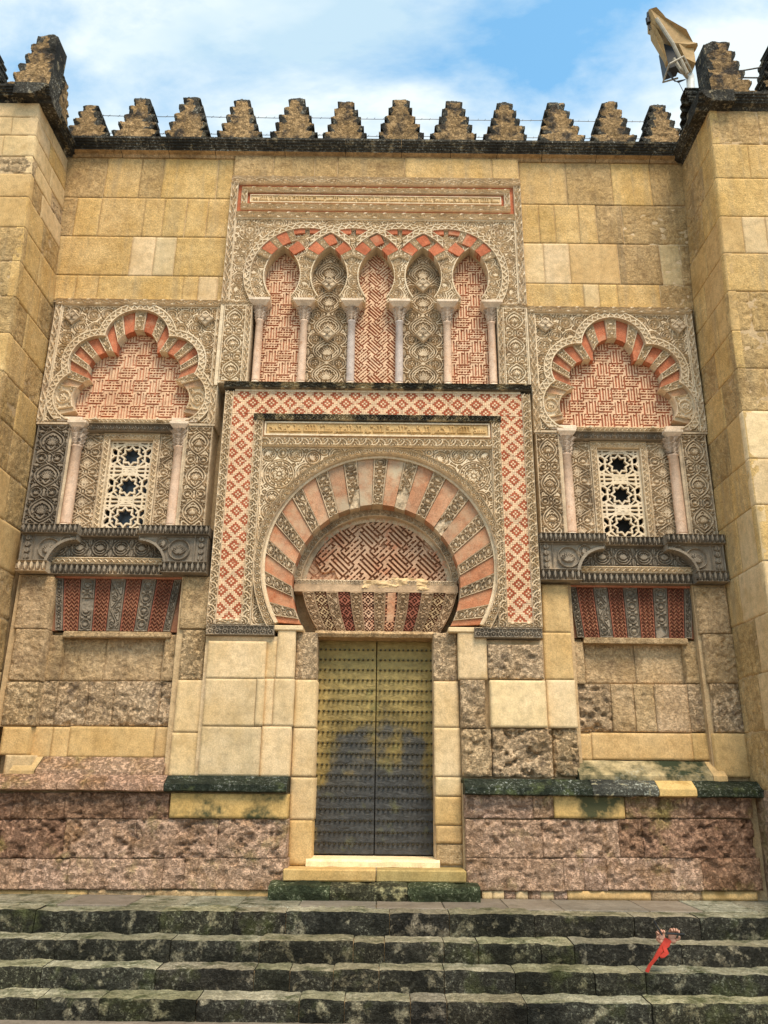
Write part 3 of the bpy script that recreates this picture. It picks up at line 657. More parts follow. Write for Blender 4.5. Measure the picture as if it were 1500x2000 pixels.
# ------------------------------------------------------------------ main wall
wall = empty('mosque_wall', (-0.1, 0.5, PLAT_Z), 'tall yellow sandstone ashlar wall with black cornice and stepped merlons between two buttresses', 'wall')
MM = {'ye': 'yellow', 'cr': 'cream', 'oc': 'ochre', 'pa': 'pale', 'wo': 'worn', 'ro': 'rough', 'pi': 'pink', 'pd': 'pinkdark', 'my': 'mossy', 'cg': 'cream', 'yw': 'yelloww', 'pg': 'worn', 'sm': 'cream', 'sr': 'pink'}
TINT = {'cg': (.90, .93, .95), 'pg': (1.15, 1.16, 1.22), 'my': (1, 1, 1)}
BLOCKS = [
    (-5.15, 8.50, -4.44, 9.40, 0.00, 'yw', 0.008),
    (-4.44, 8.50, -3.89, 9.40, 0.00, 'ye', 0.008),
    (-3.89, 8.50, -3.54, 9.40, 0.00, 'yw', 0.008),
    (-3.54, 8.50, -2.68, 9.40, 0.00, 'ye', 0.008),
    (-2.68, 8.50, -2.43, 9.40, 0.00, 'ye', 0.008),
    (-5.15, 7.78, -4.82, 8.50, 0.00, 'yw', 0),
    (-4.82, 7.78, -4.44, 8.50, 0.00, 'ye', 0),
    (-4.44, 7.78, -3.76, 8.50, 0.00, 'ye', 0),
    (-3.76, 7.78, -3.46, 8.50, 0.00, 'ye', 0),
    (-3.46, 7.78, -3.11, 8.50, 0.00, 'ye', 0),
    (-3.11, 7.78, -2.78, 8.50, 0.00, 'ye', 0),
    (-2.78, 7.78, -2.43, 8.50, 0.00, 'ye', 0),
    (-5.15, 7.08, -3.88, 7.78, 0.00, 'ye', 0),
    (-3.88, 7.08, -3.53, 7.78, 0.00, 'cr', 0),
    (-3.53, 7.08, -3.21, 7.78, 0.00, 'cg', 0),
    (-3.21, 7.08, -2.43, 7.78, 0.00, 'ye', 0),
    (-5.15, 6.64, -4.64, 7.08, 0.00, 'ye', 0),
    (-4.64, 6.64, -4.31, 7.08, 0.00, 'ye', 0),
    (-4.31, 6.64, -3.04, 7.08, 0.00, 'ye', 0),
    (-3.04, 6.64, -2.81, 7.08, 0.00, 'ye', 0),
    (-2.81, 6.64, -2.52, 7.08, 0.00, 'cr', 0),
    (-2.52, 6.64, -2.43, 7.08, 0.00, 'ye', 0),
    (2.07, 8.46, 2.81, 9.40, 0.00, 'ye', 0.008),
    (2.81, 8.46, 3.53, 9.40, 0.00, 'yw', 0.008),
    (3.53, 8.46, 4.14, 9.40, 0.00, 'ye', 0.008),
    (4.14, 8.46, 4.72, 9.40, 0.00, 'yw', 0.008),
    (2.07, 7.74, 2.34, 8.46, 0.00, 'ye', 0),
    (2.34, 7.74, 2.59, 8.46, 0.00, 'ye', 0),
    (2.59, 7.74, 2.96, 8.46, 0.00, 'ye', 0),
    (2.96, 7.74, 3.23, 8.46, 0.00, 'ye', 0),
    (3.23, 7.74, 3.63, 8.46, 0.00, 'yw', 0.012),
    (3.63, 7.74, 4.72, 8.46, 0.00, 'yw', 0.02),
    (2.07, 7.02, 2.38, 7.74, 0.00, 'cr', 0),
    (2.38, 7.02, 2.77, 7.74, 0.00, 'cr', 0),
    (2.77, 7.02, 3.51, 7.74, 0.00, 'oc', 0),
    (3.51, 7.02, 4.15, 7.74, 0.00, 'yw', 0.01),
    (4.15, 7.02, 4.46, 7.74, 0.00, 'cg', 0.015),
    (4.46, 7.02, 4.72, 7.74, 0.00, 'yw', 0.02),
    (2.07, 6.60, 2.94, 7.02, 0.00, 'ye', 0),
    (2.94, 6.60, 3.17, 7.02, 0.00, 'cr', 0),
    (3.17, 6.60, 3.45, 7.02, 0.00, 'ye', 0),
    (3.45, 6.60, 4.08, 7.02, 0.00, 'ye', 0.01),
    (4.08, 6.60, 4.72, 7.02, 0.00, 'yw', 0.02),
    (-2.42, 8.85, -1.80, 9.40, -0.06, 'yw', 0.012),
    (-1.80, 8.85, -1.15, 9.40, -0.06, 'yw', 0.012),
    (-1.15, 8.85, -0.79, 9.40, -0.06, 'yw', 0.012),
    (-0.79, 8.85, 0.27, 9.40, -0.06, 'yw', 0.012),
    (0.27, 8.85, 1.64, 9.40, -0.06, 'ye', 0.012),
    (1.64, 8.85, 2.06, 9.40, -0.06, 'ye', 0.012),
    (-4.69, 1.74, -4.27, 2.42, -0.10, 'wo', 0.02),
    (-4.66, 1.09, -4.26, 1.74, -0.10, 'wo', 0.03),
    (-4.67, 0.55, -4.26, 1.08, -0.10, 'ro', 0.03),
    (-4.32, 1.11, -4.10, 1.69, 0.06, 'wo', 0.02),
    (-4.14, 1.12, -3.57, 1.71, 0.16, 'wo', 0.02),
    (-3.57, 1.13, -2.83, 1.72, 0.16, 'wo', 0.02),
    (-2.80, 1.12, -2.59, 1.71, 0.06, 'wo', 0.03),
    (-4.34, 0.56, -4.08, 1.11, 0.06, 'ro', 0.03),
    (-4.08, 0.56, -3.70, 1.11, 0.06, 'ro', 0.05),
    (-3.70, 0.56, -3.37, 1.11, 0.06, 'ro', 0.03),
    (-3.37, 0.57, -2.79, 1.12, 0.06, 'ro', 0.04),
    (-2.79, 0.57, -2.62, 1.12, 0.06, 'ro', 0.06),
    (-2.59, 1.76, -2.23, 2.43, -0.10, 'wo', 0.02),
    (-2.54, 1.12, -2.24, 1.75, -0.10, 'ro', 0.03),
    (-2.54, 0.49, -2.20, 1.12, -0.10, 'cr', 0),
    (-2.55, -0.02, -2.18, 0.49, -0.10, 'cr', 0.006),
    (-4.62, 0.20, -4.28, 0.54, -0.10, 'oc', 0),
    (-4.53, -0.05, -4.20, 0.21, -0.10, 'cg', 0.004),
    (-4.32, 0.18, -4.06, 0.55, 0.04, 'oc', 0),
    (-4.06, 0.18, -3.85, 0.55, 0.04, 'oc', 0),
    (-3.85, 0.19, -2.79, 0.56, 0.04, 'oc', 0),
    (-2.79, 0.20, -2.59, 0.56, 0.04, 'oc', 0),
    (-2.17, 1.13, -1.45, 1.59, -0.22, 'cr', 0.006),
    (-2.17, 0.56, -1.54, 1.13, -0.22, 'cr', 0.004),
    (-1.54, 0.57, -1.44, 1.13, -0.22, 'cr', 0.004),
    (-2.17, -0.01, -1.45, 0.56, -0.22, 'cg', 0.006),
    (-1.32, 1.14, -1.09, 1.76, -0.18, 'cr', 0.004),
    (-1.46, 1.14, -1.32, 1.60, -0.17, 'cr', 0),
    (-1.45, 0.57, -1.33, 1.14, -0.18, 'cr', 0),
    (-1.33, 0.57, -1.08, 1.14, -0.18, 'cr', 0),
    (-1.45, -0.01, -1.09, 0.57, -0.18, 'cr', 0.004),
    (-1.09, 1.14, -0.82, 1.73, -0.10, 'ro', 0.03),
    (-1.08, 0.56, -0.81, 1.14, -0.10, 'cr', 0),
    (-1.08, -0.01, -0.80, 0.56, -0.10, 'cr', 0),
    (-1.08, -0.49, -0.79, -0.01, -0.10, 'cr', 0),
    (-1.07, -0.98, -0.80, -0.49, -0.10, 'oc', 0.01),
    (0.64, 1.14, 0.94, 1.75, -0.10, 'ro', 0.03),
    (0.64, 0.58, 0.95, 1.14, -0.10, 'cr', 0),
    (0.64, 0.01, 0.96, 0.58, -0.10, 'cr', 0),
    (0.65, -0.21, 0.96, 0.01, -0.10, 'cr', 0),
    (0.64, -0.53, 0.96, -0.21, -0.10, 'oc', 0),
    (0.65, -0.73, 0.96, -0.53, -0.10, 'oc', 0),
    (0.65, -0.96, 0.97, -0.73, -0.10, 'wo', 0.02),
    (0.94, 1.15, 1.31, 1.76, -0.18, 'cr', 0.004),
    (1.31, 1.16, 2.00, 1.59, -0.22, 'ro', 0.04),
    (0.96, 0.57, 1.27, 1.15, -0.20, 'ro', 0.04),
    (1.32, 0.58, 2.01, 1.15, -0.22, 'pa', 0),
    (0.96, 0.01, 1.33, 0.57, -0.20, 'ro', 0.06),
    (1.33, 0.01, 2.06, 0.58, -0.22, 'ro', 0.1),
    (2.05, 1.76, 2.39, 2.38, -0.10, 'oc', 0.004),
    (2.03, 1.17, 2.39, 1.76, -0.10, 'oc', 0.004),
    (2.04, 0.59, 2.40, 1.17, -0.10, 'pa', 0),
    (2.09, 0.02, 2.40, 0.59, -0.10, 'ro', 0.08),
    (2.41, 1.14, 2.58, 1.68, 0.06, 'wo', 0.02),
    (2.60, 1.16, 3.25, 1.70, 0.16, 'wo', 0.015),
    (3.25, 1.16, 3.88, 1.71, 0.16, 'pg', 0.006),
    (3.86, 1.16, 4.11, 1.70, 0.06, 'wo', 0.03),
    (2.42, 0.56, 2.88, 1.14, 0.06, 'ro', 0.07),
    (2.88, 0.56, 3.17, 1.15, 0.06, 'wo', 0.02),
    (3.17, 0.56, 3.43, 1.15, 0.06, 'pg', 0.02),
    (3.43, 0.56, 3.85, 1.15, 0.06, 'pg', 0.01),
    (3.85, 0.57, 4.13, 1.16, 0.06, 'ro', 0.03),
    (4.03, 1.77, 4.44, 2.38, -0.10, 'wo', 0.02),
    (4.06, 1.15, 4.46, 1.77, -0.10, 'wo', 0.04),
    (4.08, 0.56, 4.44, 1.15, -0.10, 'ro', 0.04),
    (2.42, 0.22, 2.59, 0.54, 0.04, 'oc', 0),
    (2.59, 0.23, 3.83, 0.55, 0.04, 'oc', 0),
    (3.83, 0.23, 4.09, 0.56, 0.04, 'oc', 0),
    (4.04, 0.04, 4.44, 0.55, -0.10, 'oc', 0),
    (-4.76, -0.51, -4.29, -0.22, -0.30, 'pd', 0.05),
    (-4.29, -0.50, -3.67, -0.21, -0.30, 'pd', 0.05),
    (-3.67, -0.49, -2.99, -0.20, -0.30, 'pd', 0.05),
    (-2.99, -0.49, -2.46, -0.20, -0.30, 'pd', 0.05),
    (-4.70, -0.92, -4.07, -0.50, -0.30, 'pd', 0.07),
    (-4.07, -0.92, -3.64, -0.50, -0.30, 'pd', 0.07),
    (-3.64, -0.91, -2.82, -0.49, -0.30, 'pi', 0.07),
    (-2.82, -0.90, -1.87, -0.48, -0.30, 'pi', 0.07),
    (-1.87, -0.89, -1.07, -0.47, -0.30, 'pi', 0.07),
    (-4.63, -1.24, -4.06, -0.92, -0.30, 'pi', 0.035),
    (-4.06, -1.24, -3.53, -0.92, -0.30, 'pi', 0.035),
    (-3.53, -1.23, -2.46, -0.91, -0.30, 'pi', 0.035),
    (-2.46, -1.22, -2.22, -0.90, -0.30, 'pi', 0.035),
    (-2.22, -1.22, -1.05, -0.89, -0.30, 'pi', 0.035),
    (-4.61, -1.36, -3.92, -1.25, -0.27, 'oc', 0.01),
    (-3.92, -1.35, -3.53, -1.24, -0.27, 'oc', 0.01),
    (-3.53, -1.35, -3.29, -1.24, -0.27, 'oc', 0.01),
    (-3.29, -1.35, -2.54, -1.23, -0.27, 'wo', 0.01),
    (-2.54, -1.34, -1.85, -1.23, -0.27, 'wo', 0.01),
    (-1.85, -1.33, -1.16, -1.22, -0.27, 'oc', 0.01),
    (-2.44, -0.47, -1.08, -0.20, -0.32, 'my', 0),
    (0.97, -0.44, 1.77, -0.18, -0.30, 'pi', 0.05),
    (1.77, -0.43, 2.01, -0.18, -0.30, 'pi', 0.05),
    (2.01, -0.43, 2.83, -0.17, -0.31, 'my', 0),
    (2.84, -0.42, 3.57, -0.17, -0.30, 'pd', 0.05),
    (3.57, -0.41, 4.32, -0.16, -0.30, 'pd', 0.05),
    (0.98, -0.86, 1.86, -0.45, -0.30, 'pi', 0.05),
    (1.86, -0.85, 2.74, -0.44, -0.30, 'pi', 0.06),
    (2.74, -0.84, 3.01, -0.43, -0.30, 'pd', 0.05),
    (3.01, -0.84, 4.30, -0.42, -0.30, 'pd', 0.08),
    (0.98, -1.20, 2.08, -0.86, -0.30, 'pi', 0.035),
    (2.08, -1.19, 2.31, -0.85, -0.30, 'pi', 0.035),
    (2.31, -1.19, 2.57, -0.85, -0.30, 'pi', 0.035),
    (2.57, -1.18, 3.65, -0.84, -0.30, 'pi', 0.035),
    (3.65, -1.17, 4.33, -0.83, -0.30, 'pd', 0.035),
    (1.15, -1.30, 1.27, -1.20, -0.27, 'sm', 0.008),
    (1.27, -1.29, 1.40, -1.20, -0.27, 'sm', 0.008),
    (1.40, -1.29, 1.53, -1.20, -0.27, 'sr', 0.008),
    (1.53, -1.29, 1.67, -1.20, -0.27, 'sm', 0.008),
    (1.67, -1.29, 1.81, -1.20, -0.27, 'sr', 0.008),
    (1.81, -1.29, 1.96, -1.20, -0.27, 'sm', 0.008),
    (1.96, -1.29, 2.11, -1.19, -0.27, 'sr', 0.008),
    (2.11, -1.29, 3.06, -1.19, -0.27, 'oc', 0.01),
    (3.06, -1.29, 3.63, -1.18, -0.27, 'wo', 0.01),
    (3.63, -1.28, 4.26, -1.18, -0.27, 'oc', 0.01),
]

rb = random.Random(21)
for i, (x0, z0, x1, z1, y, k, rg) in enumerate(BLOCKS):
    if rg == 0: rg = .006
    t = TINT.get(k, (1, 1, 1)); v = rb.uniform(0.95, 1.05); w = rb.uniform(0.95, 1.04)
    z1 = min(z1, 9.29)
    wall_block('ashlar_block', x0, z0, x1, z1, y, M[MM[k]], wall, gap=.002 if k in ('pi', 'pd') else rb.uniform(.0015, .006), depth=0.30 - y + .02 if y > -.2 else .5, bevel=rb.uniform(.003, .007),
               rough=rg, tint=(t[0] * v, t[1] * v, t[2] * v * w), seed=i, rim=.22 if k in ('pi', 'pd') else (.25 if rg < .009 else .7), mass=k in ('pi', 'pd'), res=0.016 if rg > .014 else 0.03)
# mortar beds behind the stones
def bed(x0, x1, y0, y1, z0, z1, mat='mortar'): return box('mortar_bed', x0, x1, y0, y1, z0, z1, M[mat], wall)
bed(-5.2, -2.425, 0.012, .9, 6.62, 9.26); bed(2.065, 4.80, 0.012, .9, 6.59, 9.26); bed(-2.42, 2.06, -0.044, .9, 8.845, 9.26)
bed(-5.2, 4.80, .32, .9, 1.72, 8.84, 'mortard')
bed(-5.2, -0.86, .301, .9, -1.4, 1.715, 'mortard'); bed(0.69, 4.80, .301, .9, -1.4, 1.715, 'mortard')
for a in ((-4.75, -4.30, -0.04, 0.54, 2.45), (-2.62, -2.21, -0.05, 0.0, 2.45), (2.06, 2.45, 0.0, 0.0, 2.45), (4.02, 4.50, -0.03, 0.0, 2.45)):
    bed(a[0], a[1], a[2], .30, a[3], a[4], 'mortard')
for a in ((-4.32, -2.60, .085, .1, 1.74), (2.44, 4.05, .085, .1, 1.74)):
    bed(a[0], a[1], a[2] + .1, .30, a[3], a[4], 'mortar'); 
bed(-4.76, -2.6, -.08, .3, 0.08, .52, 'mortard') if False else None
bed(-2.22, -1.10, -.16, .30, -.02, 1.66); bed(0.96, 2.04, -.08, .30, -.02, 1.66)
bed(-1.12, -0.83, -.03, .30, -1.0, 1.74); bed(0.64, 0.98, -.03, .30, -1.0, 1.74)
bed(-5.2, -1.10, -.17, .30, -1.33, -.06, 'mortard'); bed(0.96, 4.80, -.17, .30, -1.33, -.06, 'mortard')
# niche frames under the flat lintels (projecting lip of the walled-up openings)
box('niche_head', -4.10, -2.72, .02, .30, 1.66, 1.735, M['worn'], wall, bevel=.012, jit=.006, seed=3)
box('niche_head', 2.58, 3.92, .02, .30, 1.655, 1.73, M['worn'], wall, bevel=.012, jit=.006, seed=4)
# weathered sill slopes and plinth mouldings: profile swept along X
def sweep_x(name, x0, x1, prof, mat, parent, seed=0, rough=0.008, tint=None, end_cut=0.0):
    n = max(2, int((x1 - x0) / 0.06)); k = len(prof); V = []; F = []
    for i in range(n + 1):
        x = x0 + (x1 - x0) * i / n
        for j, (y, z) in enumerate(prof):
            P = np.array([x, y, z]); q = float(fbm(P + seed, 7.0, 3)) * rough * 3
            inner = 0 if j in (0, k - 1) else 1
            V.append((x, y + q * inner, z + q * .7 * inner))
    for i in range(n):
        for j in range(k - 1): F.append((i * k + j, i * k + j + 1, (i + 1) * k + j + 1, (i + 1) * k + j))
    F.append(tuple(range(k))); F.append(tuple(n * k + j for j in range(k))[::-1])
    return mk(name, V, F, mat, parent, tint=tint)
SILL = [(.2, .20), (.045, .20), (-.18, .03), (-.18, -.03), (.2, -.03)]
xs = [-4.12, -3.35, -2.60]
for i in range(2): sweep_x('sill_stone', xs[i] + .004, xs[i + 1] - .004, [(y, z + .0) for y, z in SILL], M['pink'], wall, 5 + i, .012, (1.0, 1.0, .95))
sweep_x('sill_stone', -4.42, -4.13, SILL, M['cream'], wall, 9, .002, (.8, .8, .75))
sweep_x('sill_stone', 2.36, 3.95, [(y, z + .02) for y, z in SILL], M['mossill'], wall, 15, .008)
sweep_x('sill_stone', 3.955, 4.12, [(y, z + .02) for y, z in SILL], M['cream'], wall, 16, .003, (.9, .85, .75))
MOULD = [(.2, -.005), (-.26, -.005), (-.40, -.10), (-.40, -.17), (-.36, -.185), (.2, -.185)]
for i, (a, b, m, t, rg) in enumerate([(-5.3, -3.75, 'pink', (1, .95, .9), .014), (-3.745, -3.2, 'pink', (.9, .85, .8), .012), (-3.195, -2.515, 'pink', (1, .95, .95), .012), (-2.51, -1.09, 'moss', (1, 1, 1), .006),
                                  (0.97, 2.45, 'moss', (1, 1, 1), .010), (2.455, 3.215, 'lichen', (1.4, 1.5, 1.5), .016), (3.22, 3.655, 'ochre', (.95, .95, .8), .004), (3.66, 4.6, 'moss', (1, 1, .9), .014)]):
    sweep_x('plinth_moulding', a, b, MOULD, M[m], wall, 30 + i, rg, t)
# cornice blocks
CORN = [(.6, 9.27), (-.02, 9.27), (-.05, 9.31), (-.12, 9.325), (-.124, 9.350), (-.145, 9.358), (-.149, 9.383), (-.172, 9.391), (-.176, 9.416), (-.20, 9.424), (-.204, 9.449), (-.225, 9.457), (-.23, 9.492), (-.19, 9.505), (.6, 9.515)]
rc = random.Random(8); x = -5.0
while x < 4.58:
    w = min(rc.uniform(.7, 1.1), 4.6 - x)
    if 4.6 - x - w < .4: w = 4.6 - x
    o = sweep_x('cornice_block', x + .004, x + w - .004, CORN, [M['lichen'], M['worn']], wall, rc.random() * 9, .006)
    for p in o.data.polygons:
        if p.center.z < 9.32: p.material_index = 1
    x += w
# merlons: stepped, eroded, lichen over their edges
def merlon(x, z0, y0, wb, ht, seed, parent, th=0.36, left=True, right=True, axis='x', tiers=6):
    r = random.Random(seed); hb = wb / 2; lev = []
    for s in (-1, 1):
        L = []
        for k in range(tiers):
            w = hb * (1 - 0.68 * (k / (tiers - 1))) * r.uniform(.95, 1.04)
            za = ht * k / tiers; zb = ht * (k + 1) / tiers
            L.append((za, zb, w, r.uniform(-.1, .1)))
        lev.append(L)
    res = 0.0125
    X, Z = grid(-hb - .04, hb + .04, 0, ht + .03, res)
    P = np.stack([X, np.full_like(X, seed * 1.3), Z], -1)
    jx = fbm(P, 9, 3) * .05; jz = fbm(P + 5, 8, 3) * .045
    U = X + jx; Wz = Z + jz
    lim = [np.zeros_like(X), np.zeros_like(X)]
    for s in (0, 1):
        for (za, zb, w, rr) in lev[s]:
            t = np.clip((Wz - za) / (zb - za), 0, 1)
            flare = w * (0.86 + 0.22 * np.minimum(t * 1.25, 1.0))
            sel = (Wz >= za) & (Wz < zb); lim[s] = np.where(sel, flare, lim[s])
        lim[s] = np.where(Wz < 0, lev[s][0][2], lim[s])
    U = U + (Z / ht) ** 1.5 * r.uniform(-.05, .05)
    topc = 0.03 * (U / hb) ** 2 * 6 + fbm(P * 1.0 + 6, 5, 2) * .06
    okm = (U > -lim[0]) & (U < lim[1]) & (Wz < ht - topc)
    if not left: okm = (X > -hb * .56) & (U < lim[1]) & (Wz < ht - topc)
    if not right: okm = (X < hb * .56) & (U > -lim[0]) & (Wz < ht - topc)
    edge = np.minimum(lim[1] - U, lim[0] + U); edge = np.minimum(edge, (ht - Wz) * .8)
    li = (edge + fbm(P + 9, 6, 3) * .30 < 0.05)
    H = fbm(P + 2, 7, 4) * 1.1 - np.clip(1 - edge / .05, 0, 1) * .5
    o = relief('merlon', X + x, Z + z0, H, [M['merlon'], M['lichen']], parent, y0, 0.05, mask=okm, cidx=li.astype(int), back=th)
    n = len(o.data.polygons)
    g = r.uniform(.85, 1.15); o.color = (g, g, g, 1)
    # the skirt faces (edges, undersides of the steps) are all lichen
    for p in o.data.polygons:
        if abs(p.normal.y) < 0.05 and p.area > 0.002: p.material_index = 1
    return o
for i, x in enumerate([-4.86, -4.08, -3.26, -2.41, -1.54, -0.70, 0.19, 1.045, 1.895, 2.79, 3.64, 4.44]):
    dz = [-.16, .0, .03, -.01, .02, -.02, .03, 0.01, -.01, .0, .02, -.02][i]
    merlon(x, 9.50, -0.02, [.76, .80, .78, .77, .80, .76, .80, .78, .76, .80, .77, .74][i], 1.0 + dz, 100 + i, wall)

# ------------------------------------------------------------------ buttresses
def prof_x(side, z):
    P = [(-2.2, -4.66), (0, -4.74), (3, -4.83), (5.8, -4.88), (7.2, -4.94), (9.4, -5.08)] if side < 0 else [(-2.2, 4.40), (0, 4.42), (3, 4.46), (5.5, 4.50), (7.1, 4.56), (9.4, 4.66)]
    zs = [p[0] for p in P]; xs = [p[1] for p in P]
    return float(np.interp(z, zs, xs))
def buttress(side, label, rows, seed):
    t = empty('buttress', (prof_x(side, -1.3) + side * .8, -0.5, PLAT_Z), label, 'buttress', 'buttresses at both ends of the wall')
    r = random.Random(seed); YF = -1.12; XO = side * 7.0
    zs = [q[0] for q in rows] + [9.22]
    # mortar core
    V = []; zc = list(np.linspace(-2.04, 9.22, 12))
    for z in zc:
        xi = prof_x(side, z) + side * .014
        V += [(xi, YF + .014, z), (XO, YF + .014, z), (XO, .9, z), (xi, .9, z)]
    F = []
    for k in range(len(zc) - 1):
        for i in range(4):
            j = (i + 1) % 4; q = (k * 4 + i, k * 4 + j, (k + 1) * 4 + j, (k + 1) * 4 + i); F.append(q if side > 0 else q[::-1])
    F.append(tuple(len(V) - 4 + i for i in range(4)))
    mk('mortar_core', V, F, M['mortard'], t)
    for k, (z0, fm, sm, fs, ss) in enumerate(rows):
        z1 = zs[k + 1]; g = .0018
        xa0, xa1 = prof_x(side, z0 + g), prof_x(side, z1 - g)
        # front face stones, from the corner outwards
        xc = 0.0; cuts = [0] + fs + [2.2]
        for i in range(len(cuts) - 1):
            a, b = cuts[i] + (g if i else 0), cuts[i + 1] - g
            if a > 2.2: break
            m = fm[i % len(fm)]; rg = {'yw': .018, 'ro': .05}.get(m, .006)
            l0, l1, u0, u1 = xa0 + side * a, xa0 + side * b, xa1 + side * a, xa1 + side * b
            c = [(l0, YF, z0 + g), (l1, YF, z0 + g), (u1, YF, z1 - g), (u0, YF, z1 - g)]
            if side < 0: c = [c[1], c[0], c[3], c[2]]
            v = r.uniform(.95, 1.05)
            quad_block('ashlar_block', c, (0, -1, 0), .1, M[MM[m]], t, bevel=.006, rough=rg, tint=(v, v, v * r.uniform(.94, 1.02)), seed=seed * 50 + k * 5 + i, res=.022)
        cuts = [0] + ss + [1.12]
        for i in range(len(cuts) - 1):
            a, b = YF + cuts[i] + g, YF + cuts[i + 1] - g
            m = sm[i % len(sm)]; rg = {'yw': .016, 'ro': .04}.get(m, .006)
            c = [(xa0, a, z0 + g), (xa0, b, z0 + g), (xa1, b, z1 - g), (xa1, a, z1 - g)]
            if side > 0: c = [c[1], c[0], c[3], c[2]]
            v = r.uniform(.95, 1.05)
            quad_block('ashlar_block', c, (-side, 0, 0), .1, M[MM[m]], t, bevel=.006, rough=rg, tint=(v, v, v * r.uniform(.94, 1.02)), seed=seed * 70 + k * 5 + i, res=.022)
    return t
RL = [(-2.04, ['pi'], ['pi'], [.8], []), (-1.3, ['pi'], ['pi'], [.7], []), (-.1, ['yw'], ['yw'], [.7], [.6]), (.55, ['cr'], ['cr'], [.9], [.5]), (1.2, ['yw'], ['yw'], [.6], []), (1.85, ['cr', 'yw'], ['cr', 'yw'], [.5], [.7]),
      (2.45, ['yw'], ['yw', 'oc'], [.7], [.45]), (3.05, ['cr'], ['oc', 'yw'], [.5], [.62]), (3.65, ['yw'], ['yw'], [.6], [.5]), (4.25, ['yw'], ['yw', 'ye'], [.9], [.5]), (4.85, ['ye', 'yw'], ['ye', 'yw'], [.5], [.6]),
      (5.40, ['yw'], ['yw', 'ye'], [.8], [.4]), (5.95, ['yw'], ['ye', 'yw'], [.5], [.7]), (6.5, ['yw'], ['ye'], [.9], [.55]), (7.05, ['oc', 'yw'], ['ye', 'yw'], [.5], [.55]), (7.55, ['oc'], ['yw', 'cr'], [.8], [.42]), (7.95, ['ro'], ['cr', 'ro'], [.7], [.7]), (8.25, ['cr'], ['cr'], [.45], [.6]), (8.62, ['cr'], ['cr', 'ye'], [.36, .9], [.5]), (8.95, ['cr'], ['cr'], [.6], [.55])]
RR = [(-2.04, ['pi'], ['pi'], [.8], []), (-1.3, ['pi'], ['pi'], [.7], []), (-.1, ['yw'], ['yw'], [.7], [.6]), (.55, ['yw'], ['cr', 'yw'], [.9], [.5]), (1.2, ['cr', 'yw'], ['cr', 'yw'], [.6], [.4]), (1.85, ['cr'], ['cr', 'ye'], [.5], [.7]),
      (2.45, ['ye'], ['cr', 'ye'], [.7], [.55]), (3.15, ['cr'], ['ye'], [.5], [.62]), (3.75, ['pa'], ['oc', 'yw'], [.6], [.5]), (4.40, ['yw'], ['yw', 'ye'], [.35], [.5]), (5.0, ['yw', 'yw'], ['ye', 'yw'], [.45], [.6]),
      (5.55, ['yw', 'yw'], ['oc', 'ye'], [.28], [.4]), (6.15, ['ye'], ['oc', 'ye'], [.9], [.7]), (6.75, ['oc', 'cr', 'cr'], ['oc'], [.30, .62], [.55]), (7.35, ['ye'], ['ye', 'yw'], [.8], [.55]), (8.0, ['ye', 'ye', 'cr'], ['ye', 'yw'], [.5, .8], [.42]), (8.6, ['yw'], ['ye', 'yw'], [.7], [.5])]
bl = buttress(-1, 'pale ashlar buttress on the left with smooth cream top courses and pitted block', RL, 1)
br = buttress(1, 'worn ochre sandstone buttress on the right with streaked inner face and floodlight behind its top', RR, 2)
def corn_front(t, side, seed):
    """cornice round the buttress: one run along the front, one along the inner flank"""
    pr = [(.3, 9.21), (0, 9.21), (-.03, 9.25), (-.09, 9.26), (-.094, 9.283), (-.115, 9.29), (-.119, 9.315), (-.14, 9.322), (-.144, 9.347), (-.165, 9.354), (-.17, 9.39), (-.13, 9.405), (.3, 9.415)]
    xi = prof_x(side, 9.3)
    a, b = (xi - 1.9, xi + .2) if side < 0 else (xi - .2, xi + 1.9)
    c = [a, (a + b) / 2 + .2 * side, b]
    for i in range(2): sweep_x('cornice_block', c[i] + .003, c[i + 1] - .003, [(y - 1.12, z) for y, z in pr], M['lichen'], t, seed + i, .007)
    for i, (ya, yb) in enumerate(((-1.30, -.62), (-.615, -.05))):
        n = 8; V = []; F = []; k = len(pr)
        for s in range(n + 1):
            y = ya + (yb - ya) * s / n
            for (o, z) in pr:
                q = float(fbm(np.array([o, y, z]) + seed, 7, 3)) * .02
                V.append((xi + side * (o + .001) + q, y, z + q * .6 + .002))
        for s in range(n):
            for j in range(k - 1):
                qd = (s * k + j, s * k + j + 1, (s + 1) * k + j + 1, (s + 1) * k + j); F.append(qd if side < 0 else qd[::-1])
        F.append(tuple(range(k))); F.append(tuple(n * k + j for j in range(k)))
        mk('cornice_block', V, F, M['lichen'], t)
corn_front(bl, -1, 3); corn_front(br, 1, 6)
merlon(-5.20, 9.40, -1.14, .78, 1.12, 201, bl, right=False)
merlon(-6.05, 9.40, -1.14, .74, 0.98, 202, bl)
merlon(4.95, 9.40, -1.14, .82, 1.14, 203, br, left=False)
merlon(5.90, 9.40, -1.14, .80, 1.16, 204, br)
def side_merlon(t, x0, yc, ht, seed):
    o = merlon(0, 9.43, 0, .62, ht, seed, t, th=.30)
    for v in o.data.vertices:
        x, y, z = v.co; v.co = (x0 - y, yc + x, z)
    o.data.flip_normals() if False else None
    o.data.update(); return o
side_merlon(bl, -5.04, -.50, .88, 211)
side_merlon(br, 4.90, -.50, .75, 212)

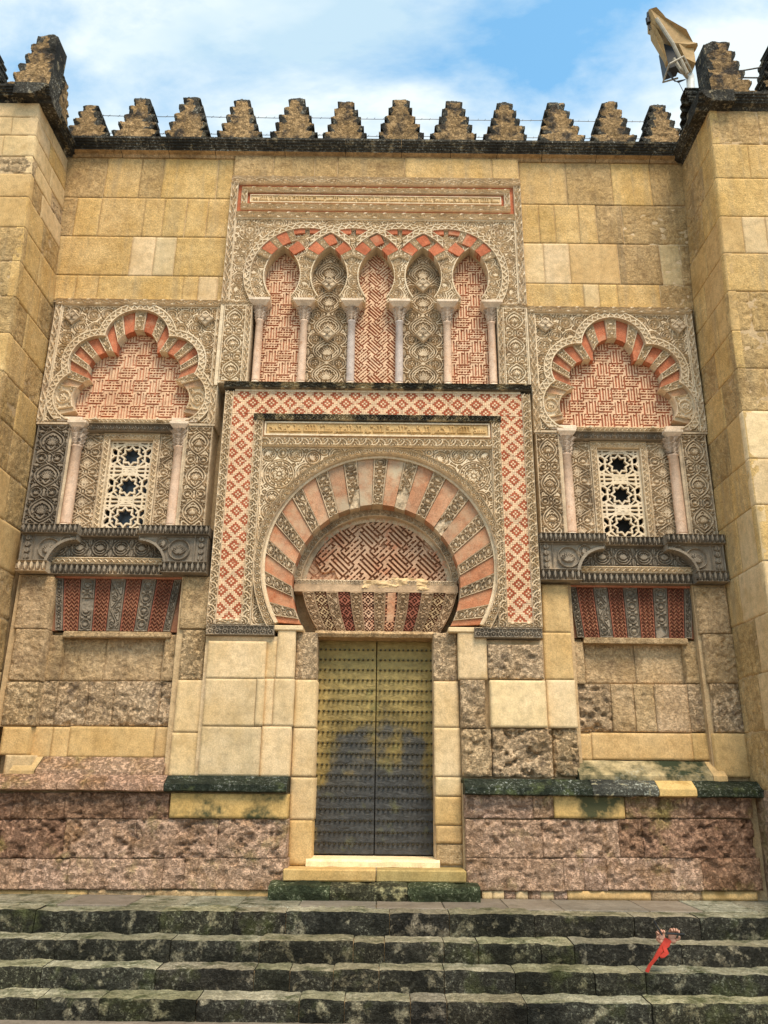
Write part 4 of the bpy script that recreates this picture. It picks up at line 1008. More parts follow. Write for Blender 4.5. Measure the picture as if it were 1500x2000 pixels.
# ------------------------------------------------------------------ shared pieces for arches
def patch(name, fn, nu, nv, H, mats, parent, y0, depth, back, cidx=None, tint=None):
    """relief mapped on a four-sided field: fn(u, v) -> x, z with u across, v along"""
    u, v = np.meshgrid(np.linspace(0, 1, nu), np.linspace(0, 1, nv))
    X, Z = fn(u, v)
    return relief(name, X, Z, H, mats, parent, y0, depth, back=back, cidx=cidx, tint=tint)
def leaf_patch(w, h, nu, nv, seed, b=0.02, small=False):
    """ornament of a carved voussoir w wide, h long: stem with paired leaves and a fillet round it"""
    cv = Cv(w, h, w / (nu - 1)); r = random.Random(seed)
    cv.x = np.linspace(0, w, nu); cv.z = np.linspace(0, h, nv); cv.nx, cv.nz = nu, nv; cv.H = np.zeros((nv, nu)); cv.soft = cv.res
    border(cv, b)
    n = max(1, int(round(h / (w * 0.95)))); s = h / n; st = max(.010, w * .075)
    if r.random() < .6:
        for k in range(n):
            z = s * (k + .5)
            cv.ring(w / 2, z, min(w, s) * .36, st); cv.palmette(w / 2, z, min(w, s) * .27, r.choice((1, -1)) * math.pi / 2, 5)
            for q in (-1, 1):
                cv.leaf(w / 2 + q * w * .12, z + s * .40, math.pi / 2 - q * 1.0, w * .34, w * .14, vein=False); cv.leaf(w / 2 + q * w * .12, z - s * .40, -math.pi / 2 + q * 1.0, w * .34, w * .14, vein=False)
    else:
        A = w * .20; kk = 30
        cv.line([(w / 2 + A * math.sin(2 * math.pi * n * .5 * i / kk), h * i / kk) for i in range(kk + 1)], st)
        for k in range(n):
            q = 1 if k % 2 else -1; z = s * (k + .5)
            cv.spiral(w / 2 + q * w * .14, z, w * .2, 0, 1.0, st * .8, q); cv.leaf(w / 2 - q * w * .1, z - s * .2, math.pi / 2 + q * .6, s * .6, w * .2)
            cv.leaf(w / 2 + q * w * .3, z + s * .3, math.pi / 2, s * .35, w * .13, vein=False)
    return fill_gaps(cv.H, cv.res, max(.011, w * .07))
def ogee_panel(w, h, res=0.008, seed=1, diamonds=False, n=3):
    """upright panel: chain of pointed medallions with palmettes, paired roundels between"""
    cv = Cv(w, h, res); st = 0.020 if w > .3 else 0.015; c = w / 2
    border(cv, st * 1.1)
    per = h / n
    for k in range(n):
        zc = per * (k + .5); a = w * .36; b = per * .33
        if diamonds and k % 1 == 0:
            cv.line([(c, zc - b), (c + a, zc), (c, zc + b), (c - a, zc), (c, zc - b)], st)
        else:
            m = 26
            for q in (-1, 1):
                cv.line([(c + q * a * abs(math.sin(math.pi * i / m)) ** .8, zc - b + 2 * b * i / m) for i in range(m + 1)], st * 1.1)
        cv.palmette(c, zc + .01, a * .62, math.pi / 2, 7); 
        for q in (-1, 1):
            cv.spiral(c + q * a * .45, zc - b * .42, a * .26, 0, 1, st * .7, q); cv.leaf(c, zc - b * .8, math.pi / 2 + q * .7, b * .6, a * .2, vein=False)
            cv.ring(c + q * w * .24, zc + per / 2, w * .15, st * .9); cv.palmette(c + q * w * .24, zc + per / 2, w * .105, math.pi / 2, 5)
            cv.leaf(c + q * w * .45, zc + b * .9, math.pi - 0 if q > 0 else 0, w * .2, w * .1, vein=False)
            cv.spiral(c + q * w * .40, zc + b * .62, w * .09, 0, 1.1, st * .7, q); cv.spiral(c + q * w * .40, zc - b * .62, w * .09, 0, 1.1, st * .7, -q)
            cv.leaf(c + q * w * .44, zc + b * .25, -math.pi / 2 + q * .2, b * .5, w * .08, vein=False)
            cv.line([(c, zc + b), (c + q * w * .22, zc + per / 2 + w * .0), (c, zc + per - b)], st * .7)
    return cv
def fret_panel(name, x0, x1, z0, z1, parent, y, cell=0.032, mats=None, depth=0.022, rot45=False, kind='key', okf=None, broken=0.0, seed=0, ox=0, oz=0):
    """raised bars over a coloured ground"""
    res = 0.0088 if kind == 'key' else cell / 3.5
    X, Z = grid(x0, x1, z0, z1, res)
    if rot45: A = (X + Z) * .7071; B = (Z - X) * .7071
    else: A, B = X, Z
    if kind == 'key':
        C = 1 - FRET[np.floor((B - oz) / cell * 3).astype(int) % 60, np.floor((A - ox) / cell * 3).astype(int) % 60]
    else:                                   # diagonal hexagon strips with hooks, centred on x
        cx = (x0 + x1) / 2; c = cell; per = 15 * c
        C = np.zeros_like(X)
        for k in range(-2, int((z1 - z0) / per) + 3):
            zc = z0 + per * k
            for (ax, az, bx, bz) in [(-8, -3, -3, -3), (-3, -3, 3, 3), (3, 3, 8, 3), (-8, -1, -4, -1), (-4, -1, 2, 5), (2, 5, 8, 5), (-8, 10, -3, 10), (-8, 8, -5, 8), (-3, 10, 3, 4.5), (3, 12, -2.5, 12), (-2.5, 12, -2.5, 8), (-2.5, 8, 2, 8), (2, 8, 2, 10.3), (2, 10.3, 0, 10.3), (-6, 2, -6, 5.6), (-6, 5.6, -3, 5.6), (-3, 5.6, -3, 3.6), (6, 7.5, 6, 11), (6, 11, 3.8, 11), (3.8, 11, 3.8, 9)]:
                a0, a1 = cx + ax * c, zc + az * c; b0, b1 = cx + bx * c, zc + bz * c
                dx, dz = b0 - a0, b1 - a1; L = dx * dx + dz * dz
                t = np.clip(((X - a0) * dx + (Z - a1) * dz) / L, 0, 1)
                C = np.maximum(C, (np.hypot(X - a0 - t * dx, Z - a1 - t * dz) < c * .36).astype(float))
    C = C.astype(float)
    H = C.copy()
    P = np.stack([X, np.zeros_like(X), Z], -1)
    if broken:
        bmask = fbm(P + seed, 3.0, 3) > broken
        H = np.where(bmask, fbm(P + 3, 22, 3) * 1.3 - .2, H)
    H = H + fbm(P + 8, 30, 2) * .18
    msk = okf(X, Z) if okf is not None else None
    return relief(name, X, Z, H, mats or [M['fretred'], M['fretcream']], parent, y, depth, mask=msk, cidx=(C > .5).astype(int), back=.06, kind='stuff')

def kufic(name, x0, x1, z0, z1, mats, parent, y, text, depth=0.018):
    """angular script: uprights on a base line, foliate tips, written right to left"""
    L, h = x1 - x0, z1 - z0; cv = Cv(L, h, 0.007); w = h * .105; b = h * .26; t = h * .86
    adv = {'a': .30, 'l': .30, 'b': .26, 's': .62, 'm': .40, 'h': .52, 'r': .34, 'j': .60, 'n': .36, 'y': .5, 'd': .46, 'w': .40, 'k': .6, 'f': .44, 'e': .42, ' ': .20}
    tot = sum(adv[c] for c in text); u = (L - h * .4) / tot; x = L - h * .2
    for i, ch in enumerate(text):
        a = adv[ch] * u; xl = x - a; xm = (x + xl) / 2; joined = i + 1 < len(text) and text[i + 1] != ' ' and ch not in 'ardw '
        if ch != ' ' : cv.line([(x - a * .1, b), (xl - (a * .1 if joined else -a * .25), b)], w)
        if ch in 'al':
            cv.line([(xm, b), (xm, t)], w); cv.leaf(xm, t - h * .12, math.pi - .6, h * .24, h * .12, vein=False)
        elif ch == 'b': cv.line([(xm, b), (xm, h * .5)], w)
        elif ch == 's':
            for q in (.2, .5, .8): cv.line([(x - a * q, b), (x - a * q, h * .48)], w)
        elif ch in 'me': cv.ring(xm, b + h * .10, h * .11, w)
        elif ch == 'h':
            cv.line([(x - a * .2, b), (x - a * .2, h * .55), (xl + a * .2, h * .62), (xl + a * .2, b)], w); cv.line([(xm, b), (xm, h * .5)], w * .8)
        elif ch in 'rn':
            cv.line([(xm, b), (xl + a * .2, h * .10), (xl, h * .14)], w); 
            if ch == 'n': cv.line([(x - a * .2, b), (x - a * .2, h * .46)], w)
        elif ch in 'jk':
            cv.line([(x - a * .1, b), (x - a * .4, h * .6), (xl + a * .25, h * .66), (xl + a * .25, t)], w); cv.leaf(xl + a * .25, t - h * .1, .6, h * .24, h * .12, vein=False)
        elif ch == 'y': cv.line([(xm, b), (xm, h * .46)], w); cv.line([(xl, b), (xl + a * .2, h * .12), (x - a * .2, h * .12)], w * .8)
        elif ch == 'd': cv.line([(x - a * .2, b), (x - a * .2, h * .5), (xl + a * .2, h * .62)], w)
        elif ch in 'wf': cv.ring(xm, b + h * .12, h * .12, w); cv.line([(xl + a * .2, b), (xl, h * .12)], w)
        if i % 5 == 2: cv.leaf(xm, h * .66, math.pi / 2 - .5, h * .24, h * .13, vein=False); cv.leaf(xm, h * .66, math.pi / 2 + .5, h * .24, h * .13, vein=False)
        x = xl
    X, Z = np.meshgrid(x0 + cv.x, z0 + cv.z)
    return relief(name, X, Z, cv.H, mats, parent, y, depth, cidx=np.zeros_like(X).astype(int), back=.06)
BASMALA = 'bsm allh alrjmn alrjym alhmd llh rb alealmyn sly allh ely mjmd wlm amr alamyr bnyan hda albab llmsjd ab allh wm'

def column(parent, x, y, z0, z1, r, mat, cap_mat=None, imp_w=0.26, imp_h=0.10, cap_h=0.22, base_h=0.08):
    """one marble column: base, shaft, capital, impost block as parts"""
    zc = z1 - imp_h - cap_h
    owner = parent; parent = lathe('column', x, y, [(r * 1.06, z0 + base_h), (r * 1.0, z0 + base_h + .03), (r * .99, (z0 + zc) / 2), (r * .93, zc - .03), (r * 1.08, zc - .02), (r * 1.08, zc)], mat, parent, 18)
    lathe('column_base', x, y, [(r * 1.5, z0), (r * 1.52, z0 + base_h * .3), (r * 1.25, z0 + base_h * .5), (r * 1.36, z0 + base_h * .8), (r * 1.06, z0 + base_h)], M['white'], parent, 16)
    c = lathe('capital', x, y, [(r * 1.02, zc), (r * 1.28, zc + cap_h * .10), (r * 1.02, zc + cap_h * .16), (r * 1.35, zc + cap_h * .36), (r * 1.12, zc + cap_h * .42), (r * 1.55, zc + cap_h * .66), (r * 1.25, zc + cap_h * .72), (r * 1.95, zc + cap_h * .97), (r * 1.6, zc + cap_h)], cap_mat or M['capital'], parent, 32, 8, .13, smooth=False)
    a, b = imp_w * .30, imp_w * .5; zz = z1 - imp_h
    V = [(x - a, y - a, zz), (x + a, y - a, zz), (x + a, y + a, zz), (x - a, y + a, zz), (x - b, y - b, z1 - imp_h * .35), (x + b, y - b, z1 - imp_h * .35), (x + b, y + b, z1 - imp_h * .35), (x - b, y + b, z1 - imp_h * .35), (x - b, y - b, z1), (x + b, y - b, z1), (x + b, y + b, z1), (x - b, y + b, z1)]
    F = [(3, 2, 1, 0), (8, 9, 10, 11)] + [(i, (i + 1) % 4, 4 + (i + 1) % 4, 4 + i) for i in range(4)] + [(4 + i, 4 + (i + 1) % 4, 8 + (i + 1) % 4, 8 + i) for i in range(4)]
    mk('impost', V, F, M['white'], parent)
def boss(parent, x, z, y, s):
    """projecting square flower boss set on its corner"""
    V = []; F = []
    k = s
    for yy, q in ((y, 1.0), (y - s * .55, .95), (y - s * .62, .80), (y - s * .50, .72)):
        V += [(x - k * q, yy, z), (x, yy, z - k * q), (x + k * q, yy, z), (x, yy, z + k * q)]
    for l in range(3):
        for i in range(4): j = (i + 1) % 4; F.append((l * 4 + i, l * 4 + j, (l + 1) * 4 + j, (l + 1) * 4 + i))
    F.append((12, 13, 14, 15))
    b0 = len(V); n = 8
    for q in range(4):
        a = math.pi / 4 + q * math.pi / 2
        for (rr, da, dy) in ((.12, 0, .60), (.42, -.45, .62), (.62, 0, .72), (.42, .45, .62)):
            V.append((x + s * rr * math.cos(a + da), y - s * dy, z + s * rr * math.sin(a + da)))
        F.append(tuple(b0 + q * 4 + i for i in range(4)))
    b1 = len(V)
    for yy, rr in ((.62, .17), (.78, .15), (.80, .08), (.70, .06)):
        for i in range(n): V.append((x + s * rr * math.cos(6.283 * i / n), y - s * yy, z + s * rr * math.sin(6.283 * i / n)))
    for l in range(3):
        for i in range(n): j = (i + 1) % n; F.append((b1 + l * n + i, b1 + l * n + j, b1 + (l + 1) * n + j, b1 + (l + 1) * n + i))
    F.append(tuple(b1 + 3 * n + i for i in range(n)))
    mk('flower_boss', V, F, M['carvedw'], parent)

# ------------------------------------------------------------------ central portal
PC = -0.105
portal = empty('door_portal', (PC, 0, 1.6), 'central horseshoe arch portal with red and carved voussoirs inside a diamond mosaic frame', 'portal')
xL, xR, zB, zT = -2.22, 2.01, 1.80, 5.06
YFm = -0.20
band('frame_border', xL, xL + .12, zB, zT, M['carved'], portal, YFm, .035, 'scale', back=.5)
band('frame_border', xR - .12, xR, zB, zT, M['carved'], portal, YFm, .035, 'scale', back=.5)
band('frame_border', xL + .43, xL + .555, zB, 4.62, M['carved'], portal, YFm, .035, 'scale', back=.5)
band('frame_border', xR - .555, xR - .43, zB, 4.62, M['carved'], portal, YFm, .035, 'scale', back=.5)
band('frame_border', xL + .12, xL + .43, zB, zB + .07, M['carved'], portal, YFm + .005, .03, 'vine', back=.5)
band('frame_border', xR - .43, xR - .12, zB, zB + .07, M['carved'], portal, YFm + .005, .03, 'vine', back=.5)
box('frame_fillet', xL + .13, xR - .13, YFm - .02, .2, zT, zT + .035, M['carved'], portal)
band('dark_ledge', xL - .02, xR + .02, zT + .035, zT + .135, M['carvedk'], portal, YFm - .04, .03, 'vine', back=.5)
band('dark_ledge', xL + .42, xR - .42, 4.622, 4.715, M['carvedk'], portal, YFm - .025, .03, 'scale', back=.5)
# diamond mosaic: little square tiles, stepped red lozenges on cream
def mosaic(name, x0, x1, z0, z1, y, vertical):
    n_across = 13
    c = (x1 - x0) / n_across if vertical else (z1 - z0) / n_across
    nx = int(round((x1 - x0) / c)); nz = int(round((z1 - z0) / c)); cx, cz = (x1 - x0) / nx, (z1 - z0) / nz
    V = []; F = []; mi = []; r = random.Random(int(abs(x0) * 1000 + z0 * 10))
    for i in range(nx):
        for j in range(nz):
            a, l = (i, j) if vertical else (j, i)
            d1 = abs((a - 6 + 5) % 10 - 5) + abs((l + 5) % 10 - 5); d2 = abs((a - 6) % 10 - 5) + abs(l % 10 - 5)
            d = min(d1, d2); red = d in (0, 2, 3)
            p = 0.0012; dy = r.uniform(0, .005)
            xa, xb, za, zb = x0 + i * cx + p, x0 + (i + 1) * cx - p, z0 + j * cz + p, z0 + (j + 1) * cz - p
            b = len(V); yy = y - .006 - dy
            V += [(xa, y + .01, za), (xb, y + .01, za), (xb, y + .01, zb), (xa, y + .01, zb), (xa, yy, za), (xb, yy, za), (xb, yy, zb), (xa, yy, zb)]
            F += [(b + 4, b + 5, b + 6, b + 7), (b, b + 1, b + 5, b + 4), (b + 1, b + 2, b + 6, b + 5), (b + 2, b + 3, b + 7, b + 6), (b + 3, b, b + 4, b + 7)]
            k = 1 if red else 0
            if r.random() < .04: k = 2
            mi += [k] * 5
    o = mk(name, V, np.array(F), [M['moscream'], M['mosred'], M['fretpink']], portal, mi); o['kind'] = 'stuff'
    box('mosaic_bed', x0, x1, y + .002, .3, z0, z1, M['moscream'], portal)
mosaic('mosaic_band', xL + .12, xL + .43, zB + .07, 4.72, YFm - .002, True)
mosaic('mosaic_band', xR - .43, xR - .12, zB + .07, 4.72, YFm - .002, True)
mosaic('mosaic_band', xL + .12, xR - .12, 4.725, zT, YFm - .002, False)
# inscription
ix0, ix1 = xL + .555, xR - .555
box('inscription_fillet', ix0 - .01, ix1 + .01, YFm + .01, .2, 4.38, 4.62, M['reddull'], portal)
frame_rect('inscription_fillet', ix0 + .02, ix1 - .02, 4.40, 4.605, .022, M['carved'], portal, YFm + .01, .035, .02)
kufic('inscription', ix0 + .05, ix1 - .05, 4.425, 4.58, M['ochre'], portal, YFm - .01, BASMALA[:62])
band('frame_border', ix0, ix1, 4.24, 4.378, M['carved'], portal, YFm + .004, .035, 'scale', back=.4)
# spandrels
AC = (-0.05, 2.607); R_OUT, R_BAND = 1.635, 1.485
IC, R_IN = (-0.09, 2.352), 1.085
sx0, sx1, sz0, sz1 = ix0, ix1, 1.80, 4.24
cv = Cv(sx1 - sx0, sz1 - sz0, 0.0070)
acx, acz = AC[0] - sx0, AC[1] - sz0
arabesque(cv, 4, rmax=.108, rmin=.025, w=.0165, fixed=[(.25, 2.05, .20)], ok=lambda x, z, r: math.hypot(x - acx, z - acz) > R_OUT - .02, n=9000)
border(cv, .016)
Xs, Zs = np.meshgrid(sx0 + cv.x, sz0 + cv.z); dd = np.hypot(Xs - AC[0], Zs - AC[1])
for side in (-1, 1):
    relief('spandrel', Xs, Zs, cv.H, M['carved'], portal, -.14, .032, mask=(dd > R_OUT - .03) & ((Xs - AC[0]) * side > 0) & (Zs > 2.6), back=.4)
    relief('spandrel_foot', Xs, Zs, cv.H, M['carved'], portal, -.14, .032, mask=(dd > R_OUT - .03) & ((Xs - AC[0]) * side > 0) & (Zs <= 2.6), back=.4)
# archivolt round the voussoirs
A0, A1 = math.radians(-30.8), math.radians(210.8)
def arc_band(name, c, r0, r1, a0, a1, mat, parent, y, depth, kind, back):
    L = (r0 + r1) / 2 * abs(a1 - a0); H = vine(L, r1 - r0, .008, kind)
    rr = np.linspace(r0, r1, H.shape[0])[:, None]; aa = np.linspace(a1, a0, H.shape[1])[None, :]
    return relief(name, c[0] + rr * np.cos(aa), c[1] + rr * np.sin(aa), H, mat, parent, y, depth, back=back)
arc_band('archivolt', AC, R_BAND + .035, R_OUT, A0, A1, M['carved'], portal, -.205, .035, 'dentil', .45)
arc_band('archivolt_fillet', AC, R_BAND, R_BAND + .034, A0, A1, M['carved'], portal, -.185, .0, 'zig', .45)
# voussoirs: 15 carved stones between 16 of red brick
NV = 31; wv = 241.6 / NV
def vang(t): return A1 + (A0 - A1) * t
def vous_fn(t0, t1):
    def f(u, v):
        t = t0 + (t1 - t0) * u
        ai = math.radians(209.2) + math.radians(-238.4) * t; ao = vang(t)
        xi, zi = IC[0] + R_IN * np.cos(ai), IC[1] + R_IN * np.sin(ai)
        xo, zo = AC[0] + (R_BAND + .01) * np.cos(ao), AC[1] + (R_BAND + .01) * np.sin(ao)
        return xi + (xo - xi) * v, zi + (zo - zi) * v
    return f
rv = random.Random(5)
cuts = [0.0]; tot = 0
wd = [1.05 if k % 2 == 0 else .95 for k in range(NV)]; wd[0] = wd[-1] = .45; S = sum(wd)
for k in range(NV): tot += wd[k]; cuts.append(tot / S)
for k in range(NV):
    t0, t1 = cuts[k] + .0004, cuts[k + 1] - .0004
    mid = (t0 + t1) / 2; lowness = abs(mid - .5) * 2
    ang = vang(mid); ri = R_IN; h = .40 + .0 * ri
    ln = math.hypot(*(np.array(vous_fn(mid, mid)(0.0, 1.0)) - np.array(vous_fn(mid, mid)(0.0, 0.0))))
    if k % 2 == 1:
        H = leaf_patch(.155, ln, 23, int(ln / .0078), 60 + k, b=.016)
        # knocked-about stones at the crown of the arch
        if k in (13, 17, 21): 
            vv = np.linspace(0, 1, H.shape[0])[:, None]; uu = np.linspace(0, 1, H.shape[1])[None, :]
            nz = fbm(np.stack(np.broadcast_arrays(uu * .15, vv * .4, np.full_like(uu * vv, k * 1.0)), -1), 14, 3)
            H = np.where(vv < .28 + nz, -.6 + nz * 2, H)
        patch('carved_voussoir', vous_fn(t0, t1), H.shape[1], H.shape[0], H, M['carvedw'], portal, -.135, .03, .45)
    else:
        nz = 7; nu = 4
        u, v = np.meshgrid(np.linspace(0, 1, nu), np.linspace(0, 1, nz))
        H = fbm(np.stack([u * .3, v * .5, np.full_like(u, k * 2.1)], -1), 8, 3) * .5
        m = M['reddull']; g = rv.uniform(.88, 1.12); s = .92 + .1 * (1 - lowness)
        up = 1 - lowness; tint = (g * (1 - .06 * up), g * (.80 + .32 * up), g * (.72 + .50 * up))
        patch('red_voussoir', vous_fn(t0, t1), nu, nz, H, m, portal, -.15, .02, .45, tint=tint)
for s in (-1, 1):
    xi = IC[0] + s * .955; xo = IC[0] + s * 1.36
    a, b = sorted((xi - s * .04, xo)); 
    box('springer_block', a, b, -.20, .25, 1.735, 1.80, M['pale'], portal, bevel=.012)
# carved strip under the frame
for a, b in ((-2.21, -1.36), (1.15, 2.0)):
    cv = Cv(b - a, .125, .0075); n = 9; s = cv.w / n
    for i in range(n): cv.ring(s * (i + .5), .04, s * .34, .012); cv.ring(s * i, .085, s * .30, .012); cv.disc(s * (i + .5), .045, .014)
    border(cv, .012); panel('carved_strip', a, 1.665, cv, M['carvedg'], portal, -.215, .022, back=.4)
# tympanum, string course, flat lintel
def in_tymp(X, Z): return (np.hypot(X - IC[0], Z - IC[1]) < R_IN - .02) & (Z > 2.44)
fret_panel('tympanum', IC[0] - 1.08, IC[0] + 1.08, 2.44, 3.44, portal, .20, cell=.0275, mats=[M['fretbrown'], M['fretpink']], depth=.035, rot45=True, okf=in_tymp, broken=.13, seed=4)
arc_band('soffit_moulding', IC, .945, 1.0, math.radians(6), math.radians(174), M['carvedw'], portal, .165, .0, 'zig', .12)
arc_band('soffit_moulding', IC, 1.0, R_IN + .01, math.radians(4), math.radians(176), M['carvedw'], portal, .08, .02, 'dentil', .2)
band('string_course', IC[0] - 1.07, IC[0] + 1.06, 2.385, 2.45, M['carvedw'], portal, .05, .02, 'dentil', back=.25)
box('string_course', IC[0] - 1.075, IC[0] + 1.07, .03, .3, 2.29, 2.384, M['carvedw'], portal, tint=(.85, .75, .68))
# broken patch of raw pale stone on the string course
X, Z = grid(-.34, .66, 2.29, 2.49, .010); P = np.stack([X, np.zeros_like(X), Z], -1)
relief('broken_patch', X, Z, fbm(P * np.array([.5, 1, 1]), 16, 4) * 2.4, M['pale'], portal, .03, .045, mask=(np.minimum(Z - 2.29, 2.49 - Z) > .055 + fbm(P * np.array([.6, 1, 1]) + 4, 8, 3) * .22) & (np.abs(X - .16) < .42 + fbm(P, 12, 2) * .2), back=.1, tint=(1.0, .93, .86))
# lintel wedges: curved, alternating carved stone and brick check
NL = 13
def lint_fn(k):
    def f(u, v):
        t = (k + u * .97 + .015) / NL
        xb = -.83 + 1.57 * t; xt = -1.06 + 2.03 * t
        w = (1 - v) ** 1.0; bow = (t - .5) * .06 * np.sin(math.pi * v)
        return xb * w + xt * (1 - w) + bow, 1.765 + (2.285 - 1.765) * v
    return f
for k in range(NL):
    nu, nv = 19, 58
    if k % 2 == 0:
        H = leaf_patch(.14, .52, nu, nv, 300 + k, b=.014); patch('carved_lintel_voussoir', lint_fn(k), nu, nv, H, M['carvedw'], portal, .05, .022, .25, tint=(.74, .66, .60))
    else:
        u, v = np.meshgrid(np.linspace(0, 1, nu), np.linspace(0, 1, nv))
        a = np.floor(u * 6).astype(int); b = np.floor(v * 24).astype(int)
        a = np.floor(u * 7).astype(int); b = np.floor(v * 26).astype(int); d = np.abs(a - 3) + np.abs(b % 8 - 4); C = np.isin(d, (0, 2, 3, 5)).astype(int); C[:, 0] = 1; C[:, -1] = 1
        if k == 7: C = np.where((v > .25) & (u > .12) & (u < .88), 1, C)
        H = C + fbm(np.stack([u * .14, v * .5, np.full_like(u, k)], -1), 30, 2) * .6
        mats = [M['fretdark'], M['zigred'] if k in (3, 9) else M['fretpink']] if k not in (1, 11) else [M['fretdark'], M['worn']]
        if k == 7: mats = [M['fretdark'], M['reddull']]
        patch('brick_lintel_voussoir', lint_fn(k), nu, nv, H, mats, portal, .055, .022, .25, cidx=C)
sweep_x('door_head', -.86, .70, [(.3, 1.765), (-.03, 1.765), (-.05, 1.73), (-.02, 1.69), (.3, 1.685)], M['worn'], portal, 3, .012, (1.1, 1.05, 1.0))

# ------------------------------------------------------------------ double door
door = empty('double_door', (-.08, .28, -.92), 'tall double door of hammered golden bronze sheet with rows of dark studs', 'door')
dx0, dxm, dx1, dz0, dz1 = -.845, -.075, .675, -.885, 1.69
for a, b in ((dx0, dxm - .006), (dxm + .006, dx1)):
    X, Z = grid(a, b, dz0, dz1, .012); P = np.stack([X * 1.0, np.zeros_like(X), Z * 1.3], -1)
    H = fbm(P, 5.5, 3) * .9 + ((dz1 - .12 - Z) / ((dz1 - dz0 - .24) / 18) % 1.0) * .45
    leaf = relief('door_leaf', X, Z, H, M['bronze'], door, .27, .018, back=.08)
    for p in leaf.data.polygons: p.use_smooth = True
    V = []; F = []; n = 6; rows = 19
    for j in range(rows):
        z = dz1 - .12 - j * (dz1 - dz0 - .24) / (rows - 1)
        for i in range(12):
            x = a + .045 + (b - a - .09) * i / 11; r0 = .0135; bb = len(V)
            for (rr, yy) in ((r0 * 1.15, .262), (r0, .244), (r0 * .55, .232)):
                for k in range(n): V.append((x + rr * math.cos(6.283 * k / n), yy, z + rr * math.sin(6.283 * k / n)))
            for l in range(2):
                for k in range(n): k2 = (k + 1) % n; F.append((bb + l * n + k, bb + l * n + k2, bb + (l + 1) * n + k2, bb + (l + 1) * n + k))
            F.append(tuple(bb + 2 * n + k for k in range(n)))
    s = mk('studs', V, F, M['stud'], leaf); s['kind'] = 'stuff'
box('door_backing', dx0 - .02, dx1 + .02, .36, .5, dz0 - .05, dz1 + .02, M['dark'], door)
# threshold and low steps at the door (belong to the portal masonry)
thr = empty('door_steps', (-.08, -.3, PLAT_Z), 'two low worn stone steps and white sill under the bronze door', 'steps')
sweep_x('threshold', -.86, .69, [(.34, -.90), (-.10, -.905), (-.14, -.93), (-.14, -.985), (.34, -.99)], M['pale'], thr, 2, .006, (1.25, 1.25, 1.25))
for a, b, t in ((-1.09, -.05, (1, 1, .9)), (-.045, .965, (.72, .78, .68))): box('step_stone', a, b, -.40, .3, -1.11, -.985, M['ochre'], thr, bevel=.012, jit=.004, tint=t)
for i, (a, b) in enumerate(((-1.22, -.55), (-.545, .30), (.305, 1.10))):
    sweep_x('step_stone', a, b, [(.2, -1.108), (-.42, -1.112), (-.56, -1.14), (-.58, -1.20), (-.56, -1.30), (.2, -1.30)], M['moss'] if i != 1 else M['riser'], thr, 20 + i, .03, (1.6, 1.6, 1.2))

# ------------------------------------------------------------------ blind arcade above the portal
x0c, SP = -.155, .70
arc = empty('blind_arcade', (x0c, 0, 5.2), 'blind arcade of five lancets with interlacing red and cream arches above the portal', 'arcade')
COLS = [x0c + (k - 2.5) * SP for k in range(6)]; LAN = [x0c + (k - 2) * SP for k in range(5)]
ax0, ax1 = -2.42, 2.06; AY = -.10; ZC = 7.05
# inscription head
band('frame_border', ax0, ax1, 8.70, 8.84, M['carved'], arc, AY, .03, 'vine', back=.4)
band('frame_border', ax0, ax0 + .11, 6.58, 8.698, M['carved'], arc, AY, .03, 'vine', back=.4)
band('frame_border', ax1 - .11, ax1, 6.58, 8.698, M['carved'], arc, AY, .03, 'vine', back=.4)
band('frame_border', ax0 + .112, ax1 - .112, 8.06, 8.17, M['carved'], arc, AY, .03, 'vine', back=.4)
frame_rect('red_fillet', ax0 + .112, ax1 - .112, 8.172, 8.698, .055, M['red'], arc, AY + .02, .0, .2)
for (z0, z1) in ((8.229, 8.325), (8.55, 8.64)): band('frame_border', ax0 + .17, ax1 - .17, z0, z1, M['carved'], arc, AY, .028, 'vine', back=.3)
for (a, b) in ((ax0 + .17, ax0 + .26), (ax1 - .26, ax1 - .17)): band('frame_border', a, b, 8.327, 8.548, M['carved'], arc, AY, .028, 'vine', back=.3)
frame_rect('red_fillet', ax0 + .262, ax1 - .262, 8.327, 8.548, .04, M['red'], arc, AY + .02, .0, .2)
frame_rect('inscription_fillet', ax0 + .304, ax1 - .304, 8.367, 8.508, .014, M['carved'], arc, AY + .02, .025, .2)
kufic('inscription', ax0 + .32, ax1 - .32, 8.382, 8.494, M['cream'], arc, AY + .01, BASMALA, .02)
# carved arcade front with lancets cut through
gx0, gx1, gz0, gz1 = ax0 + .112, ax1 - .112, 6.60, 8.058
cv = Cv(gx1 - gx0, gz1 - gz0, .0070)
ccx = [c - gx0 for c in COLS]; czc = ZC - gz0
def okarc(x, z, r):
    return not any(abs(math.hypot(x - c, z - czc) - .87) < .045 + r * .35 for c in ccx[1:5])
arabesque(cv, 9, rmax=.10, rmin=.022, w=.016, fixed=[(.22, 1.24, .15)], ok=okarc, n=12000)
X, Z = np.meshgrid(gx0 + cv.x, gz0 + cv.z); H = cv.H * .72
bandmask = np.zeros_like(X, bool); lanc = np.zeros_like(X, bool); ringm = np.zeros_like(X)
for l in LAN:
    a = np.minimum(np.hypot(X - (l - SP / 2), Z - ZC), 9); b = np.hypot(X - (l + SP / 2), Z - ZC)
    lanc |= (a < .615) & (b < .615) & (np.abs(X - l) < .30) & (Z > ZC - .55)
    lanc |= (np.abs(X - l) < .155) & (Z < ZC - .30)
